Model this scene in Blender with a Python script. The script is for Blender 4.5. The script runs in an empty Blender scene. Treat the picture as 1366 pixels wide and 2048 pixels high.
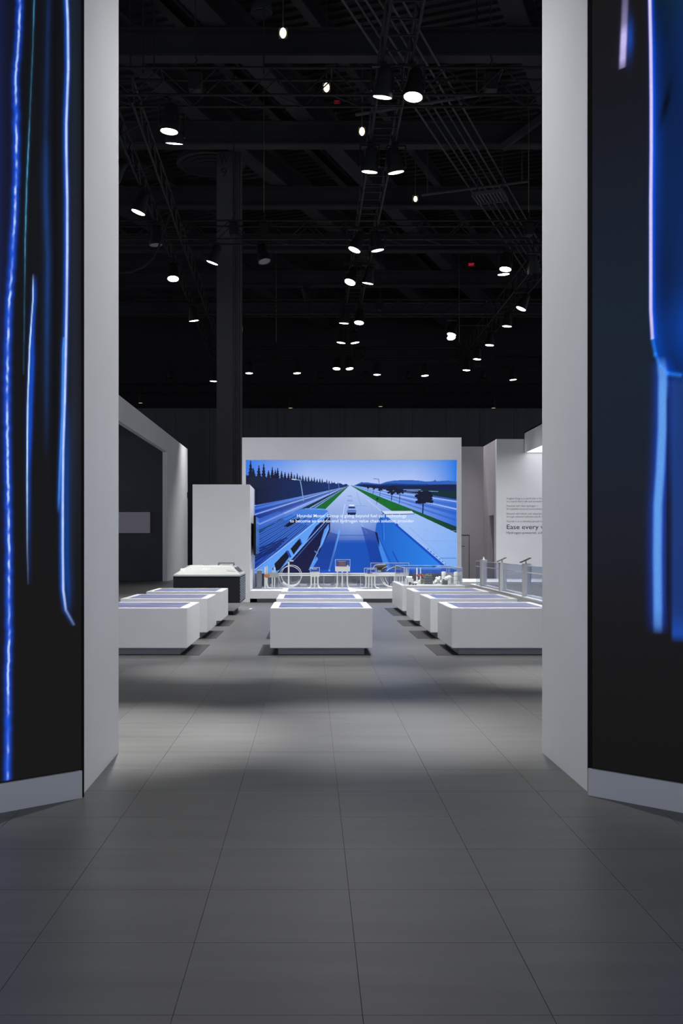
import bpy, bmesh, math, random
import numpy as np
from mathutils import Vector, Matrix

random.seed(7)
C = bpy.context.scene.collection
SC = bpy.context.scene

# ------------------------------------------------------------------ camera, world, exposure
F = 2050.0                      # focal length in pixels of the 1366 x 2048 frame
CX, CY, EYE = 622.0, 1092.0, 1.51
cam = bpy.data.cameras.new('camera')
cam.sensor_fit = 'AUTO'; cam.sensor_width = 36.0
cam.lens = F / 2048 * 36.0
cam.shift_x = (683 - CX) / 2048; cam.shift_y = (CY - 1024) / 2048
cam.clip_end = 300
camo = bpy.data.objects.new('camera', cam); C.objects.link(camo)
camo.location = (0, 0, EYE); camo.rotation_euler = (math.pi / 2, 0, 0)
SC.camera = camo
world = bpy.data.worlds.new('world'); SC.world = world; world.use_nodes = True
WB = world.node_tree.nodes['Background']
WB.inputs[0].default_value = (0.80, 0.87, 1.0, 1); WB.inputs[1].default_value = 0.55
SC.view_settings.view_transform = 'Standard'; SC.view_settings.look = 'None'
SC.view_settings.exposure = 0.0; SC.view_settings.gamma = 1.0
SC.view_settings.use_curve_mapping = False
SC.cycles.max_bounces = 8
SC.cycles.transparent_max_bounces = 24
SC.cycles.sample_clamp_indirect = 4.0
SC.cycles.use_denoising = True
LAMP_W = 800.0                  # power of one rig spotlight

def at(px, py, Y):
    """A point of the hall seen at photo point (px, py) standing Y metres in front of the tripod."""
    return Vector(((px - CX) / F * Y, Y, EYE + (CY - py) / F * Y))

def lin(*c):
    a = np.asarray(c, float) / 255.0
    return np.where(a <= 0.04045, a / 12.92, ((a + 0.055) / 1.055) ** 2.4)

# ------------------------------------------------------------------ materials
def mat(name, rgb, rough=0.5, metal=0.0, spec=0.5, emit=None, estr=0.0):
    m = bpy.data.materials.new(name); m.use_nodes = True
    b = m.node_tree.nodes['Principled BSDF']
    b.inputs['Base Color'].default_value = (*rgb, 1)
    b.inputs['Roughness'].default_value = rough
    b.inputs['Metallic'].default_value = metal
    b.inputs['Specular IOR Level'].default_value = spec
    if emit is not None:
        b.inputs['Emission Color'].default_value = (*emit, 1)
        b.inputs['Emission Strength'].default_value = estr
    return m

def add_noise(m, scale, lo, hi, stretch=(1, 1, 1), detail=4, bump=0.0):
    """Grain: multiplies the base colour by noise in hall coordinates."""
    nt = m.node_tree; b = nt.nodes['Principled BSDF']
    g = nt.nodes.new('ShaderNodeNewGeometry'); mp = nt.nodes.new('ShaderNodeMapping')
    mp.inputs['Scale'].default_value = stretch
    n = nt.nodes.new('ShaderNodeTexNoise'); n.inputs['Scale'].default_value = scale; n.inputs['Detail'].default_value = detail
    r = nt.nodes.new('ShaderNodeMapRange'); r.inputs['To Min'].default_value = lo; r.inputs['To Max'].default_value = hi
    r.inputs['From Min'].default_value = 0.3; r.inputs['From Max'].default_value = 0.7
    mx = nt.nodes.new('ShaderNodeMix'); mx.data_type = 'RGBA'; mx.blend_type = 'MULTIPLY'; mx.inputs[0].default_value = 1
    mx.inputs[6].default_value = b.inputs['Base Color'].default_value
    nt.links.new(g.outputs['Position'], mp.inputs['Vector']); nt.links.new(mp.outputs[0], n.inputs['Vector'])
    nt.links.new(n.outputs['Fac'], r.inputs['Value']); nt.links.new(r.outputs[0], mx.inputs[7])
    nt.links.new(mx.outputs[2], b.inputs['Base Color'])
    if bump:
        bp = nt.nodes.new('ShaderNodeBump'); bp.inputs['Strength'].default_value = bump; bp.inputs['Distance'].default_value = 0.01
        nt.links.new(n.outputs['Fac'], bp.inputs['Height']); nt.links.new(bp.outputs[0], b.inputs['Normal'])
    return mx

M = {}
M['white'] = mat('white_paint', (0.78, 0.79, 0.83), 0.55, spec=0.3)
add_noise(M['white'], 1.2, 0.97, 1.02)
M['satin'] = mat('white_lacquer', (0.77, 0.785, 0.815), 0.35, spec=0.4)
add_noise(M['satin'], 2.0, 0.98, 1.01)
M['kick'] = mat('grey_plinth_paint', (0.30, 0.31, 0.34), 0.5, spec=0.3)
M['base_white'] = mat('baseboard_paint', (0.80, 0.80, 0.84), 0.45, spec=0.3)
M['black'] = mat('black_metal', (0.006, 0.006, 0.007), 0.55, spec=0.25)
M['black_edge'] = mat('black_frame', (0.008, 0.007, 0.006), 0.6, spec=0.2)
M['drape'] = mat('dark_drape', (0.085, 0.085, 0.098), 0.9, spec=0.1)
add_noise(M['drape'], 0.8, 0.9, 1.1, (6, 6, 0.1))
M['hallwall'] = mat('dark_hall_wall', (0.024, 0.024, 0.026), 0.9, spec=0.1)
add_noise(M['hallwall'], 0.15, 0.8, 1.2)
M['deck'] = mat('ceiling_deck_paint', (0.040, 0.041, 0.046), 0.9, spec=0.1)
add_noise(M['deck'], 0.3, 0.6, 1.3)
M['beam'] = mat('beam_paint', (0.030, 0.030, 0.034), 0.8, spec=0.1)
add_noise(M['beam'], 0.5, 0.8, 1.2)
M['conduit'] = mat('grey_conduit', (0.045, 0.045, 0.048), 0.6, spec=0.2)
M['column'] = mat('column_paint', (0.058, 0.058, 0.064), 0.8, spec=0.1)
add_noise(M['column'], 0.6, 0.85, 1.1)
M['darkroom'] = mat('charcoal_wall_paint', (0.10, 0.10, 0.118), 0.85, spec=0.1)
add_noise(M['darkroom'], 0.7, 0.9, 1.1)
M['tv'] = mat('grey_screen', (0.10, 0.09, 0.11), 0.25, spec=0.5, emit=(0.05, 0.047, 0.058), estr=1.0)  # faint even emission, on screen and bezel alike
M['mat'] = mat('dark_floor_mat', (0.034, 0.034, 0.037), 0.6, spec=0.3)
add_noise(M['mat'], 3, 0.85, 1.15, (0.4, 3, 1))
M['chrome'] = mat('steel_cable', (0.25, 0.22, 0.15), 0.35, 1.0)
M['cable'] = mat('black_cable', (0.010, 0.010, 0.010), 0.7, spec=0.2)
M['ink'] = mat('black_lettering', (0.02, 0.02, 0.03), 0.7, spec=0.1)
M['ink_grey'] = mat('grey_lettering', (0.20, 0.20, 0.23), 0.7, spec=0.1)
M['ink_mid'] = mat('dark_grey_lettering', (0.06, 0.06, 0.07), 0.7, spec=0.1)
M['door'] = mat('grey_door_paint', (0.42, 0.41, 0.43), 0.6, spec=0.2)
M['gap'] = mat('dark_gap', (0.05, 0.05, 0.055), 0.8, spec=0.1)
M['recess'] = mat('grey_recess_paint', (0.40, 0.38, 0.42), 0.7, spec=0.15)
add_noise(M['recess'], 0.9, 0.96, 1.03)
M['charcoal'] = mat('charcoal_cabinet', (0.013, 0.013, 0.016), 0.55, spec=0.25)
M['pearl'] = mat('pale_metal_cover', (0.36, 0.375, 0.36), 0.45, 0.15, spec=0.5)
M['silver'] = mat('silver_trim', (0.60, 0.62, 0.63), 0.3, 0.6)
M['model_white'] = mat('white_model_plastic', (0.82, 0.83, 0.80), 0.5)
M['model_grey'] = mat('grey_model_plastic', (0.33, 0.36, 0.36), 0.5)
M['model_dark'] = mat('dark_model_plastic', (0.06, 0.065, 0.07), 0.5)
M['model_green'] = mat('olive_model_plastic', (0.20, 0.21, 0.12), 0.7)
M['model_red'] = mat('rust_model_foliage', (0.28, 0.07, 0.06), 0.8)
M['wood'] = mat('orange_wood', (0.42, 0.16, 0.05), 0.45)
M['copper'] = mat('brown_copper', (0.30, 0.13, 0.10), 0.5)
M['lens_off'] = mat('grey_unlit_lens', (0.16, 0.16, 0.19), 0.3)
M['lens'] = mat('lit_lens', (1, 1, 1), 0.4, emit=(1.0, 0.99, 0.97), estr=14)
M['bulb'] = mat('warm_bulb', (1, 1, 1), 0.4, emit=(1.0, 0.84, 0.48), estr=6)
M['exit_red'] = mat('red_exit_light', (0.2, 0, 0), 0.5, emit=(1.0, 0.03, 0.08), estr=0.8)
M['exit_box'] = mat('dark_exit_box', (0.02, 0.003, 0.004), 0.6, emit=(0.12, 0.0, 0.01), estr=0.25)
M['softlight'] = mat('canopy_diffuser', (0.9, 0.9, 0.9), 0.5, emit=(1, 1, 1), estr=1.6)
M['mirror'] = mat('mirror_glass', (0.40, 0.42, 0.46), 0.06, 1.0)
M['subtitle'] = mat('subtitle_light', (0, 0, 0), 0.5, emit=(0.86, 0.93, 1.0), estr=0.95)
M['lit_edge'] = mat('painted_edge_light', (0.75, 0.66, 0.5), 0.5)  # warm light on the wall edge, put into the colour

def floor_material():
    m = mat('grey_floor_tile', (0.075, 0.0755, 0.0765), 0.40, spec=1.0)
    mx = add_noise(m, 1.6, 0.80, 1.20, (0.55, 4.2, 1), 7)
    nt = m.node_tree; b = nt.nodes['Principled BSDF']
    oi = nt.nodes.new('ShaderNodeObjectInfo'); r = nt.nodes.new('ShaderNodeMapRange')
    r.inputs['To Min'].default_value = 0.95; r.inputs['To Max'].default_value = 1.06
    m2 = nt.nodes.new('ShaderNodeMix'); m2.data_type = 'RGBA'; m2.blend_type = 'MULTIPLY'; m2.inputs[0].default_value = 1
    nt.links.new(oi.outputs['Random'], r.inputs['Value'])
    nt.links.new(mx.outputs[2], m2.inputs[6]); nt.links.new(r.outputs[0], m2.inputs[7])
    nt.links.new(m2.outputs[2], b.inputs['Base Color'])
    return m
M['floor'] = floor_material()
M['joint'] = mat('grey_joint', (0.075, 0.075, 0.073), 0.8, spec=0.1)

def glass(name, tint, gloss=0.10, rough=0.03):
    m = bpy.data.materials.new(name); m.use_nodes = True; nt = m.node_tree
    for n in list(nt.nodes):
        if n.type == 'BSDF_PRINCIPLED': nt.nodes.remove(n)
    out = nt.nodes['Material Output']
    t = nt.nodes.new('ShaderNodeBsdfTransparent'); t.inputs[0].default_value = (*tint, 1)
    g = nt.nodes.new('ShaderNodeBsdfGlossy'); g.inputs['Roughness'].default_value = rough
    fr = nt.nodes.new('ShaderNodeFresnel'); fr.inputs[0].default_value = 1.45
    ad = nt.nodes.new('ShaderNodeMath'); ad.operation = 'ADD'; ad.inputs[1].default_value = gloss; ad.use_clamp = True
    x = nt.nodes.new('ShaderNodeMixShader')
    gm = nt.nodes.new('ShaderNodeNewGeometry'); iv = nt.nodes.new('ShaderNodeMath'); iv.operation = 'SUBTRACT'; iv.inputs[0].default_value = 1
    mu = nt.nodes.new('ShaderNodeMath'); mu.operation = 'MULTIPLY'
    nt.links.new(gm.outputs['Backfacing'], iv.inputs[1]); nt.links.new(ad.outputs[0], mu.inputs[0]); nt.links.new(iv.outputs[0], mu.inputs[1])
    nt.links.new(fr.outputs[0], ad.inputs[0]); nt.links.new(mu.outputs[0], x.inputs[0])
    nt.links.new(t.outputs[0], x.inputs[1]); nt.links.new(g.outputs[0], x.inputs[2]); nt.links.new(x.outputs[0], out.inputs[0])
    return m
M['acrylic'] = glass('clear_acrylic', (0.965, 0.97, 0.98), 0.015)
M['acrylic_edge'] = mat('acrylic_edge', (0.62, 0.68, 0.78), 0.3)
M['blue_glass'] = glass('blue_tinted_glass', (0.84, 0.88, 0.97), 0.04, 0.1)

def picture_material(name, strength=1.0, rough=0.4, spec=0.25):
    m = mat(name, (0.006, 0.006, 0.007), rough, spec=spec)
    nt = m.node_tree; b = nt.nodes['Principled BSDF']
    a = nt.nodes.new('ShaderNodeAttribute'); a.attribute_name = 'picture'
    nt.links.new(a.outputs['Color'], b.inputs['Emission Color']); b.inputs['Emission Strength'].default_value = strength
    return m
M['picture'] = picture_material('video_picture')
M['led'] = picture_material('led_picture', 1.0, 0.55, 0.15)

def table_screen_material():
    m = mat('table_touch_screen', (0.02, 0.02, 0.03), 0.28, spec=0.3)
    nt = m.node_tree; b = nt.nodes['Principled BSDF']
    g = nt.nodes.new('ShaderNodeNewGeometry'); mp = nt.nodes.new('ShaderNodeMapping'); mp.inputs['Scale'].default_value = (1.0, 2.2, 1)
    n = nt.nodes.new('ShaderNodeTexNoise'); n.inputs['Scale'].default_value = 1.3; n.inputs['Detail'].default_value = 3
    r = nt.nodes.new('ShaderNodeValToRGB')
    e = r.color_ramp.elements
    e[0].position = 0.35; e[0].color = (*lin(126, 130, 172), 1); e[1].position = 0.68; e[1].color = (*lin(162, 169, 210), 1)
    nt.links.new(g.outputs['Position'], mp.inputs[0]); nt.links.new(mp.outputs[0], n.inputs['Vector'])
    nt.links.new(n.outputs['Fac'], r.inputs[0]); nt.links.new(r.outputs[0], b.inputs['Emission Color'])
    b.inputs['Emission Strength'].default_value = 0.72
    return m
M['touch'] = table_screen_material()

# ------------------------------------------------------------------ mesh builder and object helpers
class MB:
    def __init__(s): s.v = []; s.f = []
    def add(s, vs, fs):
        o = len(s.v); s.v += [tuple(v) for v in vs]; s.f += [tuple(i + o for i in f) for f in fs]; return s
    def box(s, x0, x1, y0, y1, z0, z1, ch=0.0):
        if ch <= 0:
            vs = [(x, y, z) for z in (z0, z1) for y in (y0, y1) for x in (x0, x1)]
            return s.add(vs, [(0, 2, 3, 1), (4, 5, 7, 6), (0, 1, 5, 4), (2, 6, 7, 3), (0, 4, 6, 2), (1, 3, 7, 5)])
        bm = bmesh.new(); bmesh.ops.create_cube(bm, size=1)
        for v in bm.verts:
            v.co = ((x0 + x1) / 2 + v.co.x * (x1 - x0), (y0 + y1) / 2 + v.co.y * (y1 - y0), (z0 + z1) / 2 + v.co.z * (z1 - z0))
        bmesh.ops.bevel(bm, geom=bm.edges[:], offset=ch, segments=2, affect='EDGES')
        bm.verts.index_update()
        s.add([v.co[:] for v in bm.verts], [[v.index for v in f.verts] for f in bm.faces]); bm.free(); return s
    def cyl(s, a, b, r0, r1=None, n=12, caps=True):
        a = Vector(a); b = Vector(b); r1 = r0 if r1 is None else r1
        d = (b - a).normalized(); u = d.orthogonal().normalized(); w = d.cross(u)
        vs = []
        for p, r in ((a, r0), (b, r1)):
            for i in range(n):
                t = 2 * math.pi * i / n; vs.append(p + (u * math.cos(t) + w * math.sin(t)) * r)
        fs = [(i, (i + 1) % n, n + (i + 1) % n, n + i) for i in range(n)]
        if caps: fs += [tuple(range(n - 1, -1, -1)), tuple(range(n, 2 * n))]
        return s.add(vs, fs)
    def tube(s, pts, r, n=8, close=False):
        pts = [Vector(p) for p in pts]; m = len(pts); vs = []; ref = None
        for i, p in enumerate(pts):
            if close: d = (pts[(i + 1) % m] - pts[i - 1]).normalized()
            else: d = (pts[min(i + 1, m - 1)] - pts[max(i - 1, 0)]).normalized()
            u = d.orthogonal().normalized() if ref is None else (ref - d * ref.dot(d)).normalized()
            ref = u; w = d.cross(u)
            for k in range(n):
                t = 2 * math.pi * k / n; vs.append(p + (u * math.cos(t) + w * math.sin(t)) * r)
        fs = []
        for i in range(m if close else m - 1):
            j = (i + 1) % m
            for k in range(n): fs.append((i * n + k, i * n + (k + 1) % n, j * n + (k + 1) % n, j * n + k))
        if not close: fs += [tuple(range(n - 1, -1, -1)), tuple((m - 1) * n + k for k in range(n))]
        return s.add(vs, fs)
    def lathe(s, prof, cx=0, cy=0, n=20):
        vs = []; m = len(prof)
        for r, z in prof:
            for k in range(n):
                t = 2 * math.pi * k / n; vs.append((cx + r * math.cos(t), cy + r * math.sin(t), z))
        fs = [(i * n + k, i * n + (k + 1) % n, (i + 1) * n + (k + 1) % n, (i + 1) * n + k) for i in range(m - 1) for k in range(n)]
        fs += [tuple(range(n - 1, -1, -1)), tuple((m - 1) * n + k for k in range(n))]
        return s.add(vs, fs)
    def prism(s, poly, z0, z1):
        n = len(poly)
        vs = [(x, y, z0) for x, y in poly] + [(x, y, z1) for x, y in poly]
        return s.add(vs, [tuple(range(n - 1, -1, -1)), tuple(range(n, 2 * n))] + [(i, (i + 1) % n, n + (i + 1) % n, n + i) for i in range(n)])
    def loft(s, secs):
        """Stacked octagonal sections: (x0, x1, y0, y1, corner cut, z)."""
        vs = []
        for x0, x1, y0, y1, c, z in secs:
            vs += [(x0 + c, y0, z), (x1 - c, y0, z), (x1, y0 + c, z), (x1, y1 - c, z), (x1 - c, y1, z), (x0 + c, y1, z), (x0, y1 - c, z), (x0, y0 + c, z)]
        m = len(secs); fs = [tuple(range(7, -1, -1)), tuple((m - 1) * 8 + k for k in range(8))]
        for i in range(m - 1):
            for k in range(8): fs.append((i * 8 + k, i * 8 + (k + 1) % 8, (i + 1) * 8 + (k + 1) % 8, (i + 1) * 8 + k))
        return s.add(vs, fs)
    def ball(s, c, r, n=12, m=8, sq=(1, 1, 1)):
        prof = [(max(1e-4, math.sin(math.pi * i / m)), -math.cos(math.pi * i / m)) for i in range(m + 1)]
        b = MB().lathe(prof, n=n)
        return s.add([(c[0] + v[0] * r * sq[0], c[1] + v[1] * r * sq[1], c[2] + v[2] * r * sq[2]) for v in b.v], b.f)
    def mesh(s, name, m, smooth=False):
        me = bpy.data.meshes.new(name); me.from_pydata(s.v, [], s.f)
        bm = bmesh.new(); bm.from_mesh(me); bmesh.ops.recalc_face_normals(bm, faces=bm.faces[:]); bm.to_mesh(me); bm.free()
        me.materials.append(m)
        if smooth:
            me.shade_smooth()
            me.set_sharp_from_angle(angle=math.radians(35))
        return me

def link(name, me, parent=None, loc=None):
    o = bpy.data.objects.new(name, me); C.objects.link(o)
    if parent is not None: o.parent = parent
    if loc is not None: o.location = loc
    return o
def obj(name, mb, m, parent=None, smooth=False, loc=None):
    return link(name, mb.mesh(name, m, smooth), parent, loc)
def tag(o, label, cat, group=None):
    o['label'] = label; o['category'] = cat
    if group: o['group'] = group
    return o
def thing(name, label, cat, loc=(0, 0, 0), rz=0.0, group=None):
    o = bpy.data.objects.new(name, None); C.objects.link(o)
    o.empty_display_size = 0.1
    o.location = loc; o.rotation_euler = (0, 0, rz)
    return tag(o, label, cat, group)
def struct(name, mb, m, parent=None, smooth=False):
    o = obj(name, mb, m, parent, smooth)
    if parent is None: o['kind'] = 'structure'
    return o
def copy_tree(o, parent=None):
    c = o.copy(); C.objects.link(c); c.parent = parent
    for ch in list(o.children): copy_tree(ch, c)
    return c

def text_mesh(name, s, m, parent, loc, width, cap, prefix=None, bold=0.0):
    """Flat lettering facing the viewer (-Y), its (prefix) width and capital height in metres."""
    def raw(t):
        cu = bpy.data.curves.new('lettering', 'FONT'); cu.body = t; cu.size = 1; cu.offset = bold
        cu.resolution_u = 3
        o = bpy.data.objects.new('lettering', cu); C.objects.link(o)
        dg = bpy.context.evaluated_depsgraph_get()
        me = bpy.data.meshes.new_from_object(o.evaluated_get(dg))
        bpy.data.objects.remove(o); bpy.data.curves.remove(cu)
        return me
    def span(me, k):
        a = [v.co[k] for v in me.vertices]; return min(a), max(a)
    pm = raw(prefix or s); x0, x1 = span(pm, 0)
    hm = raw('H'); h = span(hm, 1)[1]
    me = raw(s)
    sx = width / (x1 - x0); sy = cap / h
    me.transform(Matrix.Rotation(math.pi / 2, 4, 'X') @ Matrix.Diagonal((sx, sy, 1, 1)) @ Matrix.Translation((-x0, 0, 0)))
    me.name = name; me.materials.clear(); me.materials.append(m)
    bpy.data.meshes.remove(pm); bpy.data.meshes.remove(hm)
    return link(name, me, parent, loc)

# ------------------------------------------------------------------ structure: floor with its tiles
TX0, TY0, TP, TQ = 0.166 - 7 * 0.61, 2.696, 0.61, 0.603
NX, NY = 14, 19
TX1, TY1 = TX0 + NX * TP, TY0 + NY * TQ
floor = struct('floor', MB().box(-30, 30, TY1, 64, -0.1, 0).box(-30, 30, -8, TY0, -0.1, 0)
               .box(-30, TX0, TY0, TY1, -0.1, 0).box(TX1, 30, TY0, TY1, -0.1, 0), M['floor'])
obj('tile_bed', MB().box(TX0, TX1, TY0, TY1, -0.1, -0.004), M['joint'], floor)
tile_me = MB().box(0.0011, TP - 0.0011, 0.0011, TQ - 0.0011, -0.004, 0).mesh('tile', M['floor'])
for i in range(NX):
    for j in range(NY):
        link('tile', tile_me, floor, (TX0 + i * TP, TY0 + j * TQ, random.uniform(-0.0002, 0.0)))

# ------------------------------------------------------------------ structure: hall shell
struct('wall_back', MB().box(-34, 34, 62, 62.3, 0, 17), M['hallwall'])
dr = MB()
for k in range(24): dr.box(-24 + k * 2, -24 + k * 2 + 1.985, 60.6, 60.75, 0, 9.65)
struct('wall_back_drape', dr, M['drape'])
ceiling = struct('ceiling', MB().box(-34, 34, -12, 63, 16.6, 16.9), M['deck'])
TH = math.atan2(0.39, 1.0)      # the hall's own axis runs askew to the booth
def hall(u, v, z=0.0):          # u across, v along the hall axis
    return Vector((u * math.cos(TH) + v * math.sin(TH), -u * math.sin(TH) + v * math.cos(TH), z))
def hall_box(mb, u0, u1, v0, v1, z0, z1):
    vs = [hall(u, v, z) for z in (z0, z1) for v in (v0, v1) for u in (u0, u1)]
    return mb.add(vs, [(0, 2, 3, 1), (4, 5, 7, 6), (0, 1, 5, 4), (2, 6, 7, 3), (0, 4, 6, 2), (1, 3, 7, 5)])
def ceiling_beam(u, w, v0, v1, z, h):
    mb = MB()
    hall_box(mb, u - w / 2, u + w / 2, v0, v1, z, z + 0.07)
    hall_box(mb, u - w / 2, u + w / 2, v0, v1, z + h - 0.07, z + h)
    hall_box(mb, u - 0.04, u + 0.04, v0, v1, z + 0.07, z + h - 0.07)
    o = struct('ceiling_beam', mb, M['beam']); return o
for u in (-21.5, -14.6, -11.6, -4.5, 0.6, 5.5):
    ceiling_beam(u, 0.55, 14, 64, 14.6, 0.9)
for u in (-19.5, -13.3, -9.9, -2.2):
    ceiling_beam(u, 0.26, 14, 64, 15.5, 0.5)
def cross_beam(y, w, z, h):
    mb = MB().box(-33, 33, y - w / 2, y + w / 2, z, z + 0.06).box(-33, 33, y - w / 2, y + w / 2, z + h - 0.06, z + h).box(-33, 33, y - 0.04, y + 0.04, z + 0.06, z + h - 0.06)
    struct('ceiling_beam', mb, M['beam'])
for y in (14.6, 20.3, 26, 31.7, 37.4, 43, 48.8, 55): cross_beam(y, 0.42, 13.85, 0.72)
for y in (17.4, 23.2, 28.8, 34.5, 40.2, 46): cross_beam(y, 0.18, 15.45, 0.4)
db = MB()
for k, (u0, u1, v) in enumerate(((-2, 3, 24.5), (3, 8, 24.5), (-2, 3, 31.5), (3, -2, 17.5), (-6, -2, 31.5))):
    a = hall(u0, v, 13.8); b = hall(u1, v, 16.2)
    bb = MB(); bb.cyl(a, b, 0.16, n=6); struct('ceiling_beam', bb, M['beam'])
# ribs of the roof deck: fine relief, one mass
rb = MB()
for k in range(120): hall_box(rb, -32, 16, 14 + k * 0.42, 14 + k * 0.42 + 0.10, 16.5, 16.6)
o = obj('deck_rib', rb, M['deck'], ceiling); o['kind'] = 'stuff'

# structural column with its bay letters
cy0 = 34.0
cxl = at(433, 0, cy0).x; cxr = at(466, 0, cy0).x; cxr2 = at(482, 0, cy0).x
colm = struct('wall_column', MB().box(cxl, cxr, cy0, cy0 + 0.8, 0, 14.6, 0.01), M['column'])
rib = MB()
for k in range(4):
    x = cxr + 0.005 + k * (cxr2 - cxr) / 4
    rib.box(x, x + (cxr2 - cxr) / 4 - 0.012, cy0 + 0.05 + 0.02 * (k % 2), cy0 + 0.75, 0, 14.6)
obj('casing', rib, M['column'], colm)
p = at(439, 328, cy0); text_mesh('lettering', 'W', M['ink'], colm, (p.x, cy0 - 0.004, p.z), 18 * cy0 / F, 19.5 * cy0 / F)
p = at(442, 353.5, cy0); text_mesh('lettering', '9', M['ink'], colm, (p.x, cy0 - 0.004, p.z), 12 * cy0 / F, 18 * cy0 / F)

# ------------------------------------------------------------------ structure: entrance portal walls
PH = 6.6
OL, DL = Vector((-1.385, 6.19)), Vector((-0.744, -0.668))
OR, DR = Vector((1.700, 6.25)), Vector((0.7155, -0.6985))
LEDW = 1.6
def portal(name, O, D, back, side):
    far = O + D * (LEDW + 0.1)
    poly = [(O.x, O.y), (back.x, back.y), (side, back.y), (side, far.y), (far.x, far.y)]
    return struct(name, MB().prism(poly, 0.0, PH), M['white'])
portal('wall_left', OL, DL, Vector((-1.407, 7.495)), -3.4)
portal('wall_right', OR, DR, Vector((1.690, 7.495)), 3.7)
def slab(mb, O, D, u0, u1, n0, n1, z0, z1):
    """A box on the splayed wall: u along it, n out of it."""
    N = Vector((-D.y, D.x)); N = N if N.y < 0 else -N
    pts = [O + D * u + N * n for u, n in ((u0, n0), (u1, n0), (u1, n1), (u0, n1))]
    return mb.prism([(q.x, q.y) for q in pts], z0, z1)
struct('baseboard_left', slab(MB(), OL, DL, 0.022, LEDW, 0.0, 0.045, 0.0, 0.164), M['base_white'])
struct('baseboard_right', slab(MB(), OR, DR, 0.012, LEDW, 0.0, 0.045, 0.0, 0.163), M['base_white'])
struct('trim_1', slab(MB(), OL, DL, 0.0, 0.020, 0.002, 0.03, 0.0, PH), M['black_edge'])
struct('trim_2', slab(MB(), OR, DR, 0.002, 0.011, 0.002, 0.03, 0.0, 0.17).prism([(q.x, q.y) for q in (OR + DR * 0.002, OR + DR * 0.034, OR + DR * 0.034 + Vector((-0.0209, -0.0215)), OR + DR * 0.002 + Vector((-0.0209, -0.0215)))], 0.17, PH), M['black_edge'])
struct('trim_lit_edge', slab(MB(), OR, DR, 0.0, 0.002, 0.0, 0.031, 0.0, PH), M['lit_edge'])  # thin strip standing in for the warm-lit edge of the wall

# ------------------------------------------------------------------ LED screens on the portal
def polyline(pts, z):
    pts = sorted(pts, key=lambda q: q[1])
    return np.interp(z, [q[1] for q in pts], [q[0] for q in pts], left=np.nan, right=np.nan)
def led_panel(name, label, O, D, u0, paint):
    us = np.concatenate([np.arange(u0, 0.66, 0.0045), np.arange(0.66, LEDW + 0.001, 0.03)])
    zs = np.concatenate([np.arange(0.172, 5.0, 0.010), np.arange(5.0, PH - 0.02, 0.06)])
    U, Z = np.meshgrid(us, zs)
    col = np.zeros(U.shape + (4,)); col[..., 3] = 1
    col[..., :3] = paint(U, Z)
    N = Vector((-D.y, D.x)); N = N if N.y < 0 else -N
    off = 0.034
    co = np.stack([O.x + D.x * U + N.x * off, O.y + D.y * U + N.y * off, Z], -1).reshape(-1, 3)
    nz, nu = U.shape
    idx = np.arange(nz * nu).reshape(nz, nu)
    q = np.stack([idx[:-1, :-1], idx[:-1, 1:], idx[1:, 1:], idx[1:, :-1]], -1).reshape(-1, 4)
    if (Vector((D.x, D.y, 0)).cross(Vector((0, 0, 1)))).y > 0: q = q[:, ::-1]
    me = bpy.data.meshes.new('display')
    me.vertices.add(len(co)); me.vertices.foreach_set('co', co.ravel())
    me.loops.add(q.size); me.loops.foreach_set('vertex_index', q.ravel().astype(np.int32))
    me.polygons.add(len(q)); me.polygons.foreach_set('loop_start', np.arange(0, q.size, 4, dtype=np.int32))
    me.update(calc_edges=True)
    at_ = me.color_attributes.new('picture', 'FLOAT_COLOR', 'POINT'); at_.data.foreach_set('color', col.ravel())
    me.materials.append(M['led'])
    t = thing(name, label, 'screen', (0, 0, 0))
    link('display', me, t)
    obj('housing', slab(MB(), O, D, u0 - 0.010 if O.x > 0 else u0 - 0.001, LEDW + 0.01, 0.001, 0.030, 0.168, PH - 0.01), M['black_edge'], t)
    return t

rng = np.random.default_rng(3)
def smooth_noise(n, k):
    return np.interp(np.linspace(0, 1, n), np.linspace(0, 1, k), rng.random(k))
def streak(img, U, Z, pts, wc, cc, wg, cg, side=0.0, broken=0.0, fade=None, wobble=0.0):
    """A wavering vertical streak: core of half width wc, glow of half width wg leaning to one side."""
    c = polyline(pts, Z[:, 0])
    ok = ~np.isnan(c); c = np.where(ok, c, 0)
    if wobble: c = c + wobble * (smooth_noise(len(c), 120) - 0.5 + 0.6 * (smooth_noise(len(c), 300) - 0.5))
    d = U - c[:, None]
    z = Z[:, 0]; zlo, zhi = min(p[1] for p in pts), max(p[1] for p in pts)
    amp = np.where(ok, 1.0, 0.0)
    if fade is not None: amp = amp * np.interp(z, [f[0] for f in fade], [f[1] for f in fade])
    else: amp = amp * np.clip((z - zlo) / 0.10, 0, 1)
    core = np.exp(-(d / wc) ** 4)
    br = 1.0
    if broken > 0:
        n = smooth_noise(len(z), 170) * smooth_noise(len(z), 45)
        br = np.clip((1 - broken) + broken * 3.4 * n, 0, 1.1)[:, None]
    dd = d - side * wg * 0.6
    glow = np.exp(-(dd / wg) ** 2)
    img += (amp[:, None] * glow)[..., None] * lin(*cg) 
    k = (amp[:, None] * core * br)[..., None]; k = np.clip(k, 0, 1)
    img[:] = img * (1 - k) + lin(*cc) * k
def grain(img, U):
    img *= (0.94 + 0.12 * rng.random(U.shape))[..., None]
    return np.clip(img, 0, 1)

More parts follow.
